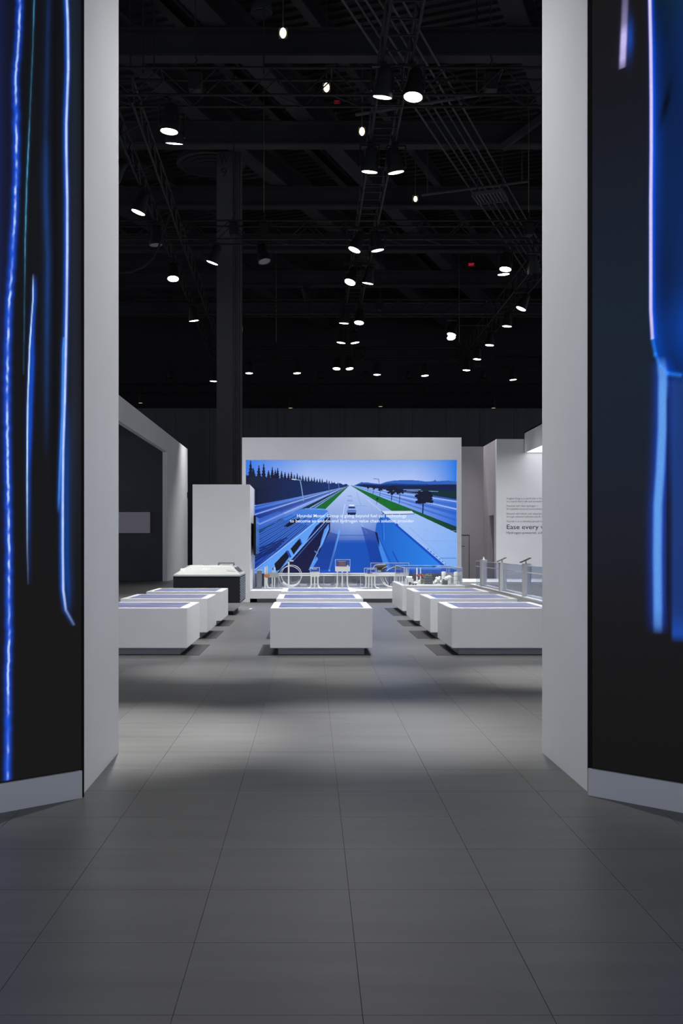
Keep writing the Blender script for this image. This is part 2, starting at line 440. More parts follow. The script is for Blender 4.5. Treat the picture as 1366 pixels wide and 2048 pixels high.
def paint_left(U, Z):
    img = np.zeros(U.shape + (3,)) + lin(13, 14, 18)
    v = np.clip((Z - 0.2) / 4.5, 0, 1)[..., None]
    img[:] = lin(21, 20, 19) * (1 - v) + lin(11, 13, 18) * v
    img += (np.exp(-((U - 0.07) / 0.045) ** 2) * np.clip((Z - 1.2) / 1.0, 0, 1))[..., None] * lin(22, 28, 42) * 0.8
    img += (np.clip((U - 0.44) / 0.10, 0, 1) * np.clip((Z - 0.4) / 2.5, 0, 1))[..., None] * lin(6, 14, 52)
    dark = np.exp(-((U - 0.20) / 0.022) ** 2) * np.clip((Z - 1.4) / 1, 0, 1)
    img *= (1 - 0.45 * dark)[..., None]
    S1 = [(0.417, 4.66), (0.42, 4.485), (0.442, 4.19), (0.439, 3.96), (0.436, 3.70), (0.451, 3.354), (0.46, 3.15), (0.479, 2.92), (0.491, 2.63), (0.494, 2.33), (0.488, 1.89), (0.482, 1.45), (0.482, 1.0), (0.488, 0.72), (0.491, 0.18)]
    streak(img, U, Z, S1, 0.0062, (176, 206, 255), 0.019, (6, 78, 214), 0.1, 1.0, [(0.18, 1), (3.9, 1), (4.3, 0.75), (4.66, 0.9)], 0.0055)
    S2 = [(0.327, 4.69), (0.336, 4.40), (0.358, 3.925), (0.374, 3.60), (0.383, 3.28), (0.393, 2.5)]
    streak(img, U, Z, S2, 0.004, (70, 140, 180), 0.011, (12, 40, 62), 0, 0.5, [(2.5, 0.1), (3.1, 0.35), (3.3, 0.9), (3.8, 1), (4.0, 0.45), (4.5, 0.5), (4.69, 0.8)])
    S3 = [(0.333, 3.09), (0.335, 2.94), (0.355, 2.67), (0.368, 2.34), (0.372, 1.9), (0.371, 1.52), (0.365, 1.29)]
    streak(img, U, Z, S3, 0.0045, (190, 224, 252), 0.014, (8, 62, 160), -0.9, 0.25, [(1.29, 0.05), (1.5, 0.25), (1.8, 0.75), (2.1, 1), (3.0, 1), (3.09, 0)])
    S3b = [(0.34, 2.9), (0.335, 2.6), (0.348, 2.3), (0.36, 1.95)]
    streak(img, U, Z, S3b, 0.006, (12, 70, 180), 0.014, (8, 50, 150), 0, 0.2, [(1.95, 0), (2.2, 1), (2.6, 0.9), (2.9, 0)])
    S4 = [(0.235, 4.72), (0.241, 4.486), (0.254, 3.92), (0.254, 3.54), (0.241, 3.19), (0.248, 2.6), (0.252, 2.0)]
    streak(img, U, Z, S4, 0.012, (20, 52, 106), 0.026, (13, 36, 76), 0, 0.3, [(2.0, 0), (2.5, 0.5), (2.9, 0.9), (3.5, 1), (3.75, 0.9), (3.9, 0.35), (4.7, 0.3)])
    S5 = [(0.118, 4.765), (0.111, 4.62), (0.108, 4.35), (0.121, 4.02), (0.121, 3.87), (0.115, 3.57), (0.115, 3.275), (0.118, 2.98), (0.124, 2.68), (0.131, 2.38), (0.141, 2.08), (0.144, 1.78), (0.144, 1.486), (0.141, 1.25), (0.124, 1.13), (0.068, 1.036)]
    streak(img, U, Z, S5, 0.0075, (188, 208, 252), 0.015, (10, 88, 200), 0.5, 0.2, [(1.03, 0.15), (1.15, 0.55), (1.3, 1), (4.8, 1)])
    S5g = [(0.112, 2.4), (0.12, 1.9), (0.118, 1.4), (0.10, 1.1)]
    streak(img, U, Z, S5g, 0.015, (12, 58, 130), 0.026, (8, 34, 76), -0.6, 0, [(1.1, 0), (1.3, 1), (2.0, 0.8), (2.4, 0)])
    S5b = [(0.135, 2.75), (0.141, 2.68), (0.147, 2.29), (0.164, 1.93), (0.173, 1.7)]
    streak(img, U, Z, S5b, 0.007, (70, 140, 225), 0.014, (10, 62, 150), 0, 0.1, [(1.7, 0), (1.8, 0.6), (2.2, 1), (2.75, 0.7)])
    for k, u in enumerate((0.60, 0.74, 0.93, 1.12, 1.30, 1.47)):
        pts = [(u + 0.02 * math.sin(1.3 * z + k), z) for z in np.arange(0.3 + 0.5 * (k % 3), 6.6, 0.4)]
        streak(img, U, Z, pts, 0.008, (180, 205, 250), 0.03, (8, 62, 180), 0.3, 0.5)
    S1u = [(0.417, 4.66), (0.43, 5.3), (0.41, 6.5)]
    streak(img, U, Z, S1u, 0.008, (150, 170, 240), 0.02, (8, 60, 190), 0, 0.5, [(4.66, 1), (6.5, 1)])
    S5u = [(0.118, 4.76), (0.112, 5.4), (0.125, 6.5)]
    streak(img, U, Z, S5u, 0.0055, (190, 205, 250), 0.012, (14, 80, 190), 0, 0.2, [(4.7, 1), (6.5, 1)])
    return grain(img, U)

def paint_right(U, Z):
    z = Z[..., None]
    img = np.zeros(U.shape + (3,))
    zz = [0.17, 1.0, 1.6, 2.2, 2.9, 3.7, 4.1, 4.8, 6.6]
    cs = [lin(17, 16, 15), lin(21, 19, 20), lin(25, 27, 37), lin(22, 31, 44), lin(21, 32, 44), lin(20, 25, 36), lin(20, 21, 28), lin(20, 18, 18), lin(18, 17, 18)]
    for c in range(3): img[..., c] = np.interp(Z, zz, [q[c] for q in cs])
    # blue liquid field to the right of the white line, its round foot at z 2.48
    R2 = [(0.400, 6.6), (0.403, 4.69), (0.409, 4.396), (0.412, 4.10), (0.412, 3.81), (0.409, 3.52), (0.409, 3.23), (0.409, 2.88), (0.419, 2.71), (0.437, 2.618), (0.467, 2.542), (0.509, 2.499), (0.586, 2.479)]
    edge = polyline(R2, Z[:, 0]); has = ~np.isnan(edge)
    e = np.where(has, edge, 9)[:, None]
    inside = np.clip((U - e) / 0.006, 0, 1)
    t = np.clip((U - e) / 0.10, 0, 1)
    near, far = lin(4, 66, 176), lin(6, 36, 86)
    fill = near * (1 - t[..., None]) ** 1.6 + far * (1 - (1 - t[..., None]) ** 1.6)
    upper = np.clip((Z - 4.35) / 0.35, 0, 1)[..., None]
    fill = fill * (1 - upper) + lin(10, 38, 62) * upper
    low = np.exp(-((Z - 2.72) / 0.2) ** 2)[..., None]
    fill = fill + low * lin(0, 48, 130)
    ds = np.exp(-((U - 0.49 - 0.25 * (Z - 4.0)) / 0.022) ** 2 - ((Z - 4.04) / 0.11) ** 2)[..., None]
    fill = fill * (1 - 0.85 * ds)
    lum = (0.85 + 0.3 * np.sin(17 * U + 2.1 * Z) * np.sin(1.7 * Z))[..., None]
    img = img * (1 - inside[..., None]) + fill * lum * inside[..., None]
    streak(img, U, Z, R2[:9], 0.0095, (214, 206, 250), 0.016, (10, 60, 190), 0.8, 0.05, [(2.60, 0.55), (2.75, 0.8), (3.0, 1), (6.6, 1)])
    # dark rim under the foot
    for (u0, z0), (u1, z1) in zip(R2[8:], R2[9:]):
        L = math.hypot(u1 - u0, z1 - z0)
        s = np.clip(((U - u0) * (u1 - u0) + (Z - z0) * (z1 - z0)) / L ** 2, 0, 1)
        d = np.hypot(U - u0 - s * (u1 - u0), Z - z0 - s * (z1 - z0))
        img += np.exp(-(d / 0.010) ** 2)[..., None] * lin(30, 120, 230) * 0.6
        d2 = np.hypot(U - u0 - s * (u1 - u0), Z + 0.03 - z0 - s * (z1 - z0))
        img *= (1 - 0.8 * np.exp(-(d2 / 0.012) ** 2))[..., None]
    # short lavender stripe
    R1 = [(0.255, 5.2), (0.25, 4.746), (0.24, 4.512), (0.231, 4.335)]
    streak(img, U, Z, R1, 0.020, (196, 186, 236), 0.022, (60, 62, 120), 0.1, 0.1, [(4.335, 0.3), (4.40, 0.95), (4.52, 1), (4.60, 0.4), (4.75, 0.2), (5.2, 0.1)])
    img += (np.exp(-((U - 0.278) / 0.022) ** 2 - ((Z - 4.50) / 0.10) ** 2))[..., None] * lin(0, 60, 150)
    # soft blue band hanging below the foot
    R3 = [(0.47, 2.60), (0.482, 2.485), (0.479, 2.19), (0.467, 1.95), (0.452, 1.747), (0.449, 1.45), (0.452, 1.15), (0.452, 1.0)]
    streak(img, U, Z, R3, 0.026, (96, 156, 236), 0.044, (6, 62, 184), 0.1, 0.0, [(1.0, 0), (1.06, 0.55), (1.15, 0.85), (1.5, 0.95), (2.4, 1), (2.52, 0.8), (2.60, 0)])
    # deep blue edge field on the far side
    R4 = np.clip((U - 0.528) / 0.02, 0, 1) * np.clip((2.50 - Z) / 0.05, 0, 1) * np.clip((Z - 0.96) / 0.05, 0, 1)
    R4 *= np.clip((1.0 - U) / 0.3, 0, 1)
    img += R4[..., None] * lin(6, 52, 128) * (0.75 + 0.9 * np.exp(-((Z - 1.0) / 0.10) ** 2))[..., None]
    gap = np.exp(-((U - 0.512) / 0.009) ** 2) * np.clip((2.44 - Z) / 0.1, 0, 1) * np.clip((Z - 1.0) / 0.2, 0, 1)
    img *= (1 - 0.6 * gap)[..., None]
    for k, u in enumerate((0.86, 1.05, 1.25, 1.43)):
        pts = [(u + 0.02 * math.sin(1.3 * zq + k), zq) for zq in np.arange(0.7 + 0.4 * (k % 3), 6.6, 0.4)]
        streak(img, U, Z, pts, 0.010, (180, 195, 250), 0.03, (8, 62, 180), 0.3, 0.3)
    return grain(img, U)
led_panel('led_screen', 'tall black LED wall left of the entrance with thin blue and white light streaks', OL, DL, 0.022, paint_left)
led_panel('led_screen', 'tall black LED wall right of the entrance with broad glowing blue shapes', OR, DR, 0.036, paint_right)

# ------------------------------------------------------------------ booth walls
# far left: white portal wall with a wide opening and a charcoal room behind
fl = MB().box(-6.40, -6.20, 44.2, 51.5, 0, 6.38).box(-6.38, -6.20, 24.0, 44.2, 5.56, 6.38)
struct('wall_far_left', fl, M['white'])
struct('wall_side_room', MB().box(-24, -6.40, 44.9, 45.1, 0, 6.3), M['darkroom'])
t = thing('wall_monitor', 'grey monitor with a faint even glow on the charcoal wall of the left side room', 'monitor')
a, b = at(180, 1066, 44.7), at(299, 1024, 44.7)
obj('screen', MB().box(a.x + 0.03, b.x - 0.03, 44.755, 44.77, a.z + 0.03, b.z - 0.03), M['tv'], t)
obj('bezel', MB().box(a.x, b.x, 44.77, 44.90, a.z, b.z, 0.008), M['tv'], t)
t = thing('door_sensor', 'small black box on the end edge of the white wall beside the dark gap', 'sensor')
a = at(374, 990, 51.4)
obj('body', MB().box(-6.24, -6.17, 51.30, 51.56, a.z - 0.14, a.z + 0.14, 0.008), M['black'], t)
obj('bracket', MB().box(-6.30, -6.12, 51.5, 51.58, a.z - 0.05, a.z + 0.05), M['black'], t)

# far right: text wall, recess walls, door
wt = struct('wall_far_right', MB().box(7.89, 14.5, 43.6, 43.8, 0, 6.06), M['white'])
ws = MB().box(7.89, 8.09, 43.8, 44.26, 0, 6.06).box(7.89, 8.09, 45.4, 47.1, 0, 6.06).box(7.89, 8.09, 44.26, 45.4, 2.85, 6.06)
ws = struct('wall_recess_side', ws, M['recess'])
obj('niche_panel', MB().box(8.07, 8.12, 44.2, 45.46, 0, 2.9), M['gap'], ws)
wr = struct('wall_recess', MB().box(2.6, 7.89, 46.9, 47.1, 0, 6.06), M['recess'])
d = struct('door_1', MB().box(6.32, 7.22, 46.885, 46.9, 0.01, 1.99), M['recess'])
obj('frame', MB().box(7.22, 7.245, 46.875, 46.9, 0, 2.02).box(6.30, 7.245, 46.875, 46.9, 1.99, 2.02).box(6.30, 6.32, 46.875, 46.9, 0, 2.02), M['gap'], d)
obj('handle', MB().tube([(6.90, 46.885, 1.50), (6.90, 46.83, 1.50), (7.03, 46.83, 1.50)], 0.014), M['gap'], d)
struct('trim_4', MB().box(5.0, 14.5, 39.7, 43.6, 0, 0.118), M['satin'])
Yt = 43.595
px1 = Yt / F
def wall_line(s, x, base, prefix_w, cap, m, prefix=None):
    q = at(x, base, Yt); return text_mesh('lettering', s, m, wt, (q.x, Yt, q.z), prefix_w * px1, cap * px1, prefix)
wall_line('Imagine living in a world that is free', 1013.2, 998.6, 72.5, 3.5, M['ink_grey'])
wall_line("in a world that's safe and accessible", 1013.2, 1004.4, 72.5, 3.5, M['ink_grey'])
wall_line('Powered with clean hydrogen \u2014', 1013.2, 1013.4, 64, 3.5, M['ink_grey'])
wall_line('for equitable-access and zero-emission', 1013.2, 1019.4, 73.5, 3.5, M['ink_grey'])
wall_line('Elevated with holistic user experience', 1013.2, 1029.0, 73.5, 3.5, M['ink_grey'])
wall_line('through advanced software and AI to', 1013.2, 1035.0, 73.5, 3.5, M['ink_grey'])
wall_line('Hyundai is on a relentless pursuit to', 1013.2, 1044.2, 71, 3.5, M['ink_grey'])
wall_line('Ease every way', 1013.6, 1058.2, 63.5, 9.0, M['ink'], 'Ease every')
wall_line('Hydrogen-powered, software-defined', 1013.2, 1067.6, 60.0, 4.4, M['ink_mid'], 'Hydrogen-powered,')
t = thing('light_canopy', 'white overhead box with a bright lit underside beside the text wall', 'canopy')
obj('shell', MB().box(9.07, 9.13, 30.0, 43.6, 5.48, 6.35).box(9.07, 12.5, 30.0, 43.6, 6.30, 6.35).box(12.44, 12.5, 30, 43.6, 5.48, 6.35)
    .box(9.13, 12.44, 30.0, 30.06, 5.48, 6.30).box(9.07, 12.5, 43.54, 43.6, 5.48, 6.35), M['white'], t)
obj('diffuser', MB().box(9.13, 12.44, 30.06, 43.54, 5.50, 5.53), M['softlight'], t)

# ------------------------------------------------------------------ video wall
VX0, VX1, VY = -1.90, 4.251, 29.95
vz0, vz1 = at(0, 1147, VY).z, at(0, 920.5, VY).z
vw = thing('video_wall', 'huge white framed video wall showing a blue highway with vehicles', 'video wall')
obj('header', MB().box(-2.006, 4.375, 29.80, 30.6, vz1, 4.665), M['white'], vw)
obj('side_post', MB().box(-2.006, VX0, 29.80, 30.6, 0, vz1), M['white'], vw)
obj('side_post', MB().box(VX1, 4.375, 29.80, 30.6, 0, vz1), M['white'], vw)
obj('back_panel', MB().box(VX0, VX1, 30.1, 30.5, 0, vz1), M['black'], vw)
obj('mirror_strip', MB().box(VX0, VX1, 29.97, 30.1, 0.31, vz0), M['mirror'], vw)

def video_picture():
    """The highway picture, painted in its own 1223 x 663 units."""
    X0, Xr, Y0, Yb = 65.0, 1288.0, 174.0, 834.0
    nx, ny = 640, 346
    xs = np.linspace(X0, Xr, nx); ys = np.linspace(Y0, Yb, ny)
    X, Y = np.meshgrid(xs, ys)
    img = np.zeros((ny, nx, 3))
    def mixc(t, a, b): return lin(*a) * (1 - t[..., None]) + lin(*b) * t[..., None]
    def inpoly(poly):
        m = np.zeros(X.shape, bool); j = len(poly) - 1
        for i in range(len(poly)):
            (xi, yi), (xj, yj) = poly[i], poly[j]
            if yi != yj: m ^= ((yi > Y) != (yj > Y)) & (X < (xj - xi) * (Y - yi) / (yj - yi) + xi)
            j = i
        return m
    def poly(p, c, a=1.0):
        m = inpoly(p)
        if callable(c): c = c()[m]
        else: c = lin(*c)
        img[m] = img[m] * (1 - a) + c * a
    def line(p, w, c, a=1.0):
        for (x0, y0), (x1, y1) in zip(p, p[1:]):
            L2 = (x1 - x0) ** 2 + (y1 - y0) ** 2
            s = np.clip(((X - x0) * (x1 - x0) + (Y - y0) * (y1 - y0)) / L2, 0, 1)
            d = np.hypot(X - x0 - s * (x1 - x0), Y - y0 - s * (y1 - y0))
            k = np.clip(w / 2 + 0.7 - d, 0, 1)[..., None] * a
            img[:] = img * (1 - k) + lin(*c) * k
    # sky
    t = np.clip((Y - 174) / 140, 0, 1)
    img[:] = mixc(t, (128, 166, 232), (182, 200, 246))
    e = np.clip((X - 1020) / 270, 0, 1) ** 1.4; img[:] = img * (1 - e[..., None]) + lin(14, 118, 226) * e[..., None]
    e = np.clip((420 - X) / 350, 0, 1); img[:] = img * (1 - e[..., None]) + lin(52, 122, 232) * e[..., None]
    # hills and skyline
    poly([(690, 322), (735, 302), (770, 303), (790, 306), (845, 312), (880, 300), (930, 291), (1000, 290), (1060, 291), (1110, 298), (1150, 296), (1165, 288), (1172, 296), (1240, 292), (1300, 298), (1300, 340), (690, 340)], (44, 96, 186))
    poly([(690, 322), (740, 310), (840, 316), (900, 308), (1000, 312), (1300, 316), (1300, 345), (690, 330)], (20, 56, 132))
    # ground, as a fan of lanes from the vanishing point
    vx, vy = 668.0, 318.0
    g = Y > 320
    S = np.where(g, (vx - X) / np.maximum(Y - vy, 1), 0)
    Dp = np.clip((Y - vy) / 480, 0, 1)
    base = mixc(Dp ** 0.8, (118, 160, 232), (30, 92, 206))
    img[g] = base[g]
    road = g & (S < 0.97) & (S > -1.6)
    dd = np.clip((Y - 330) / 330, 0, 1)
    img[road] = mixc(dd ** 1.25, (176, 198, 244), (12, 78, 182))[road]
    sheen = road & (Y < 640)
    k = (np.exp(-((X - 690) / 120) ** 2) * np.exp(-((Y - 520) / 110) ** 2) * 0.5)[..., None]
    img[:] = np.where(sheen[..., None], img * (1 - k) + lin(150, 184, 240) * k, img)
    rt = g & (S <= -2.5)
    img[rt] = mixc(np.clip((X - 850) / 440, 0, 1), (140, 174, 240), (44, 106, 214))[rt]
    for s0, w, c in ((-3.0, .10, (40, 90, 196)), (-3.7, .22, (34, 84, 190)), (-4.4, .12, (190, 212, 250)), (-5.1, .35, (48, 100, 200)), (-6.4, .3, (176, 200, 248)), (-7.4, .5, (24, 60, 140))):
        m = rt & (np.abs(S - s0) < w); img[m] = img[m] * 0.35 + lin(*c) * 0.65
    m = rt & (S < -8.0); img[m] = mixc(np.clip((Y - 335) / 60, 0, 1), (12, 30, 72), (10, 44, 50))[m]
    lf = g & (S >= 2.0)
    img[lf] = mixc(np.clip((640 - X) / 520, 0, 1), (150, 184, 244), (24, 76, 190))[lf]
    for s0, w, c in ((4.62, .12, (176, 204, 250)), (4.35, .06, (30, 80, 190)), (4.0, .14, (70, 124, 224)), (3.55, .12, (14, 46, 140)), (3.2, .05, (170, 200, 250)), (2.85, .22, (10, 34, 116)), (2.3, .05, (168, 196, 248)), (2.55, .1, (26, 70, 180))):
        m = lf & (np.abs(S - s0) < w); img[m] = img[m] * 0.25 + lin(*c) * 0.75
    m = g & (S > 1.46) & (S < 2.05); img[m] = lin(10, 44, 66)
    for s0, w, c in ((1.52, .03, (150, 180, 236)), (1.62, .03, (70, 110, 190)), (1.72, .03, (176, 200, 244))):
        m = g & (np.abs(S - s0) < w); img[m] = lin(*c)
    gr = 0.8 + 0.4 * rng.random(X.shape)
    m = g & (S > 0.99) & (S < 1.46); img[m] = (lin(14, 104, 44) * gr[..., None])[m]
    m = g & (S > 0.97) & (S < 1.0); img[m] = lin(176, 204, 246)
    m = g & (S > -2.55) & (S < -1.62)
    ge = np.clip((X - 900) / 380, 0, 1)
    img[m] = (mixc(ge, (16, 104, 40), (6, 50, 46)) * gr[..., None])[m]
    # band of dark woods to the right, far road
    poly([(700, 322), (760, 316), (860, 322), (940, 318), (1060, 322), (1180, 316), (1300, 314), (1300, 404), (1180, 382), (1060, 362), (960, 348), (860, 340), (760, 332)], (9, 28, 74))
    poly([(1060, 340), (1300, 352), (1300, 398), (1180, 384), (1060, 360)], (8, 42, 52))
    line([(980, 345), (1080, 345)], 3, (120, 160, 230)); line([(1000, 352), (1180, 356)], 2.5, (150, 180, 236))
    # forest to the left
    r2 = random.Random(11)
    def ridge(f): return 262 + 50 * f ** 0.9
    top = [(60, 250)] + [(x_, ridge(max(0, x_ - 65) / 560) + r2.uniform(-4, 4)) for x_ in range(70, 650, 9)]
    def conifer(x, yb, h, w):
        L = [(x - w * .5, yb + 6)]; n_ = 5
        for q in range(n_):
            L += [(x - w * .5 * (1 - q / n_) * r2.uniform(.75, 1.05), yb - h * q / n_), (x - w * .26 * (1 - (q + 1) / n_), yb - h * (q + .75) / n_)]
        L += [(x + r2.uniform(-2, 2), yb - h)]
        for q in range(n_ - 1, -1, -1):
            L += [(x + w * .26 * (1 - (q + 1) / n_), yb - h * (q + .7) / n_), (x + w * .5 * (1 - q / n_) * r2.uniform(.75, 1.05), yb - h * q / n_)]
        poly(L + [(x + w * .5, yb + 6)], (5, 11, 44) if x < 330 else (10, 28, 74))
    for x_, h_ in ((92, 104), (108, 58), (140, 80), (168, 92), (196, 52), (218, 76), (236, 62), (249, 74), (272, 56), (292, 52), (312, 50), (329, 56), (346, 40), (363, 50), (378, 36), (395, 42), (412, 34), (428, 38), (446, 30), (462, 34), (478, 26), (494, 28), (508, 30), (534, 26), (548, 22), (563, 20), (580, 16), (598, 12), (615, 9)):
        f = (x_ - 65) / 560; conifer(x_, ridge(f) + 4, h_ * .98, 38 * (1 - f) + 9)
    poly(top + [(660, 319), (640, 327), (124, 434), (65, 448)], lambda: mixc(np.clip((X - 60) / 560, 0, 1) * 0.8 * (0.6 + 0.8 * rng.random(X.shape)), (5, 10, 38), (18, 52, 120)))
    line([(124, 434), (400, 378), (650, 324)], 5, (12, 32, 88))
    # lamps
    for p, w in (([(335, 284), (380, 290), (389, 340), (399, 410)], 4.5), ([(530, 304), (545, 309), (549, 372)], 3), ([(805, 281), (835, 284), (839, 310)], 3), ([(600, 300), (606, 340)], 1.6)):
        line(p, w, (126, 160, 206) if w != 3 else (70, 110, 176))
    line([(333, 284), (352, 287)], 6, (190, 206, 226))
    # trees of the right verge
    for cx, cyy, r, yb in ((1096, 384, 44, 482), (914, 348, 27, 408), (960, 358, 19, 424), (846, 342, 13, 385), (808, 334, 10, 370), (776, 331, 8, 352), (828, 398, 7, 430)):
        line([(cx, cyy), (cx - 4, yb)], max(2, r * 0.16), (16, 26, 72))
        for k in range(26):
            a = r2.uniform(0, 6.28); q = r * math.sqrt(r2.random())
            ex, ey = cx + math.cos(a) * q * 0.95, cyy + math.sin(a) * q * 0.85
            m = ((X - ex) / (r * 0.34)) ** 2 + ((Y - ey) / (r * 0.22)) ** 2 < 1
            img[m] = lin(8, 14 + 8 * r2.random(), 46)
    poly([(1050, 410), (1100, 398), (1155, 408), (1150, 425), (1110, 420), (1080, 428), (1050, 425)], (8, 16, 50))
    # lane marks
    line([(608, 584), (549, 816)], 10, (104, 164, 246)); line([(640, 430), (620, 540)], 4, (190, 210, 250))
    line([(735, 545), (768, 600)], 4, (150, 184, 240)); line([(708, 360), (735, 440)], 2, (120, 152, 220)); line([(700, 440), (770, 440)], 1.5, (110, 144, 216))
    line([(610, 612), (770, 612)], 2.5, (10, 56, 150)); line([(765, 400), (850, 470)], 3, (190, 208, 248))
    poly([(654, 405), (682, 405), (684, 414), (652, 414)], (140, 160, 220)); poly([(656, 380), (680, 380), (681, 386), (655, 386)], (140, 160, 220))
    # shadows on the road
    poly([(735, 560), (815, 590), (885, 776), (790, 790), (770, 690)], (6, 52, 154), 0.7)
    poly([(548, 590), (600, 606), (560, 812), (430, 812)], (4, 40, 136), 0.6)
    # car ahead
    poly([(652, 470), (706, 470), (702, 492), (657, 492)], (10, 26, 84))
    poly([(656, 450), (662, 434), (697, 434), (703, 450), (703, 478), (655, 478)], (132, 164, 232))
    poly([(663, 434), (696, 434), (694, 441), (665, 441)], (222, 232, 252)); poly([(662, 444), (697, 444), (700, 455), (659, 455)], (22, 44, 104))
    poly([(655, 466), (703, 466), (702, 474), (656, 474)], (60, 96, 176))
    # truck on the right
    poly([(815, 600), (822, 545), (860, 480), (880, 490), (948, 556), (1222, 796), (1190, 812), (900, 812), (884, 775), (842, 665), (830, 640)], lambda: mixc(np.clip((X - 840) / 360, 0, 1), (24, 96, 200), (36, 130, 232)))
    poly([(818, 600), (838, 628), (908, 812), (872, 812), (840, 700)], (62, 132, 230)); line([(838, 628), (915, 790)], 4, (20, 72, 180)); line([(850, 500), (860, 640)], 3, (14, 74, 186)); line([(866, 505), (868, 640)], 2, (70, 140, 236))
    poly([(814, 590), (828, 596), (840, 650), (838, 680), (824, 630)], (6, 18, 70))
    line([(918, 708), (952, 776)], 6, (10, 66, 180))
    poly([(862, 478), (1036, 478), (1289, 598), (1289, 815), (1226, 796), (948, 556), (876, 492)], lambda: mixc(np.clip((X + Y * 0.6 - 1150) / 620, 0, 1), (170, 196, 244), (120, 170, 242)))
    line([(940, 550), (1226, 800)], 15, (8, 70, 190)); line([(955, 552), (1246, 800)], 11, (150, 186, 246)); 
    for k in range(9): line([(1120 + k * 17, 690 + k * 14.6), (1124 + k * 17, 694 + k * 14.6)], 4, (30, 66, 130))
    line([(1010, 560), (1240, 780)], 1.2, (110, 150, 216)); line([(1096, 645), (1289, 645)], 1.6, (120, 156, 222)); line([(1196, 745), (1289, 745)], 2, (44, 96, 186)); line([(1100, 585), (1289, 585)], 1.2, (140, 172, 232))
    poly([(853, 470), (1030, 470), (1040, 486), (872, 488)], (206, 220, 248)); line([(872, 490), (1042, 487)], 3.5, (30, 60, 130)); line([(853, 472), (872, 490)], 3, (20, 56, 140))
    # bus on the left
    roof = [(386, 458), (440, 452), (520, 456), (542, 470), (546, 490), (150, 812), (110, 834), (65, 834), (65, 700), (124, 610), (300, 496)]
    poly(roof, lambda: mixc(np.clip((Y - 450) / 330, 0, 1), (70, 128, 222), (10, 52, 156)))
    for k in range(15):
        f = k / 14
        x1 = 400 + 110 * f; y1 = 462 + 12 * f; x0 = -140 + 300 * f; y0 = 700 + 110 * f
        m0 = 0.12 if k % 3 else 0.0
        xa, ya = x1 + (x0 - x1) * (0.12 + m0), y1 + (y0 - y1) * (0.12 + m0)
        line([(xa, ya), (x0, y0)], 5.5 if k % 2 else 3, (4, 30, 116), 0.85)
        line([(xa + 5, ya), (x0 + 7, y0)], 2, (70, 130, 226), 0.6)
    line([(410, 456), (530, 462)], 3, (130, 168, 236))
    for k in range(5): line([(300 - k * 16, 628 + k * 17), (140 - k * 16, 690 + k * 22)], 9, (3, 16, 84), 0.8)
    poly([(284, 562), (332, 521), (386, 511), (352, 538), (318, 560)], (3, 8, 40))
    poly([(124, 520), (250, 470), (300, 490), (230, 540), (124, 590)], (60, 112, 210), 0.45)
    poly([(542, 476), (553, 500), (553, 560), (545, 600), (430, 834), (110, 834), (350, 640), (520, 490)], (7, 12, 62))
    poly([(546, 480), (530, 482), (100, 834), (240, 834), (330, 752), (400, 672), (470, 560), (520, 515), (548, 500)], (92, 156, 242))
    line([(540, 478), (90, 834)], 5, (150, 192, 250))
    poly([(230, 778), (300, 704), (318, 735), (262, 812), (240, 820)], (4, 8, 34)); poly([(298, 702), (312, 700), (330, 738), (318, 742)], (20, 66, 178))
    poly([(324, 690), (374, 632), (386, 664), (342, 724)], (4, 8, 34)); poly([(374, 630), (382, 632), (392, 662), (386, 668)], (20, 66, 178))
    poly([(430, 620), (470, 560), (530, 508), (550, 506), (440, 640), (410, 690)], (4, 14, 78))
    line([(545, 510), (330, 745)], 4, (130, 176, 246)); line([(552, 520), (340, 760)], 2, (70, 124, 222))
    poly([(548, 540), (553, 560), (510, 668), (494, 690), (502, 640), (520, 580)], (86, 150, 240)); line([(552, 556), (432, 812)], 4, (130, 176, 246))
    poly([(476, 735), (484, 750), (450, 806), (430, 812), (446, 780)], (80, 148, 240)); line([(466, 705), (482, 716)], 6, (90, 130, 210))
    poly([(545, 490), (554, 496), (554, 580), (547, 600)], (8, 20, 76))
    img[:] *= (0.95 + 0.10 * rng.random(X.shape))[..., None]
    img = np.clip(img, 0, 1)
    co = np.zeros((ny, nx, 3)); co[..., 0] = VX0 + (X - X0) / (Xr - X0) * (VX1 - VX0); co[..., 1] = VY
    co[..., 2] = vz1 + (Y - Y0) / (Yb - Y0) * (vz0 - vz1)
    idx = np.arange(nx * ny).reshape(ny, nx)
    q = np.stack([idx[:-1, :-1], idx[1:, :-1], idx[1:, 1:], idx[:-1, 1:]], -1).reshape(-1, 4)
    me = bpy.data.meshes.new('screen')
    me.vertices.add(nx * ny); me.vertices.foreach_set('co', co.ravel())
    me.loops.add(q.size); me.loops.foreach_set('vertex_index', q.ravel().astype(np.int32))
    me.polygons.add(len(q)); me.polygons.foreach_set('loop_start', np.arange(0, q.size, 4, dtype=np.int32))
    me.update(calc_edges=True)
    ca = me.color_attributes.new('picture', 'FLOAT_COLOR', 'POINT')
    ca.data.foreach_set('color', np.concatenate([img, np.ones((ny, nx, 1))], -1).ravel())
    me.materials.append(M['picture'])
    return link('screen', me, vw)
video_picture()
k = VY / F
q = at(594, 1034.6, VY); text_mesh('subtitle', 'Hyundai Motor Group is going beyond fuel cell technology', M['subtitle'], vw, (q.x, VY - 0.006, q.z), 219 * k, 6.2 * k, None, .009)
q = at(580, 1044.8, VY); text_mesh('subtitle', 'to become an end-to-end hydrogen value chain solution provider', M['subtitle'], vw, (q.x, VY - 0.006, q.z), 248 * k, 6.2 * k, None, .009)

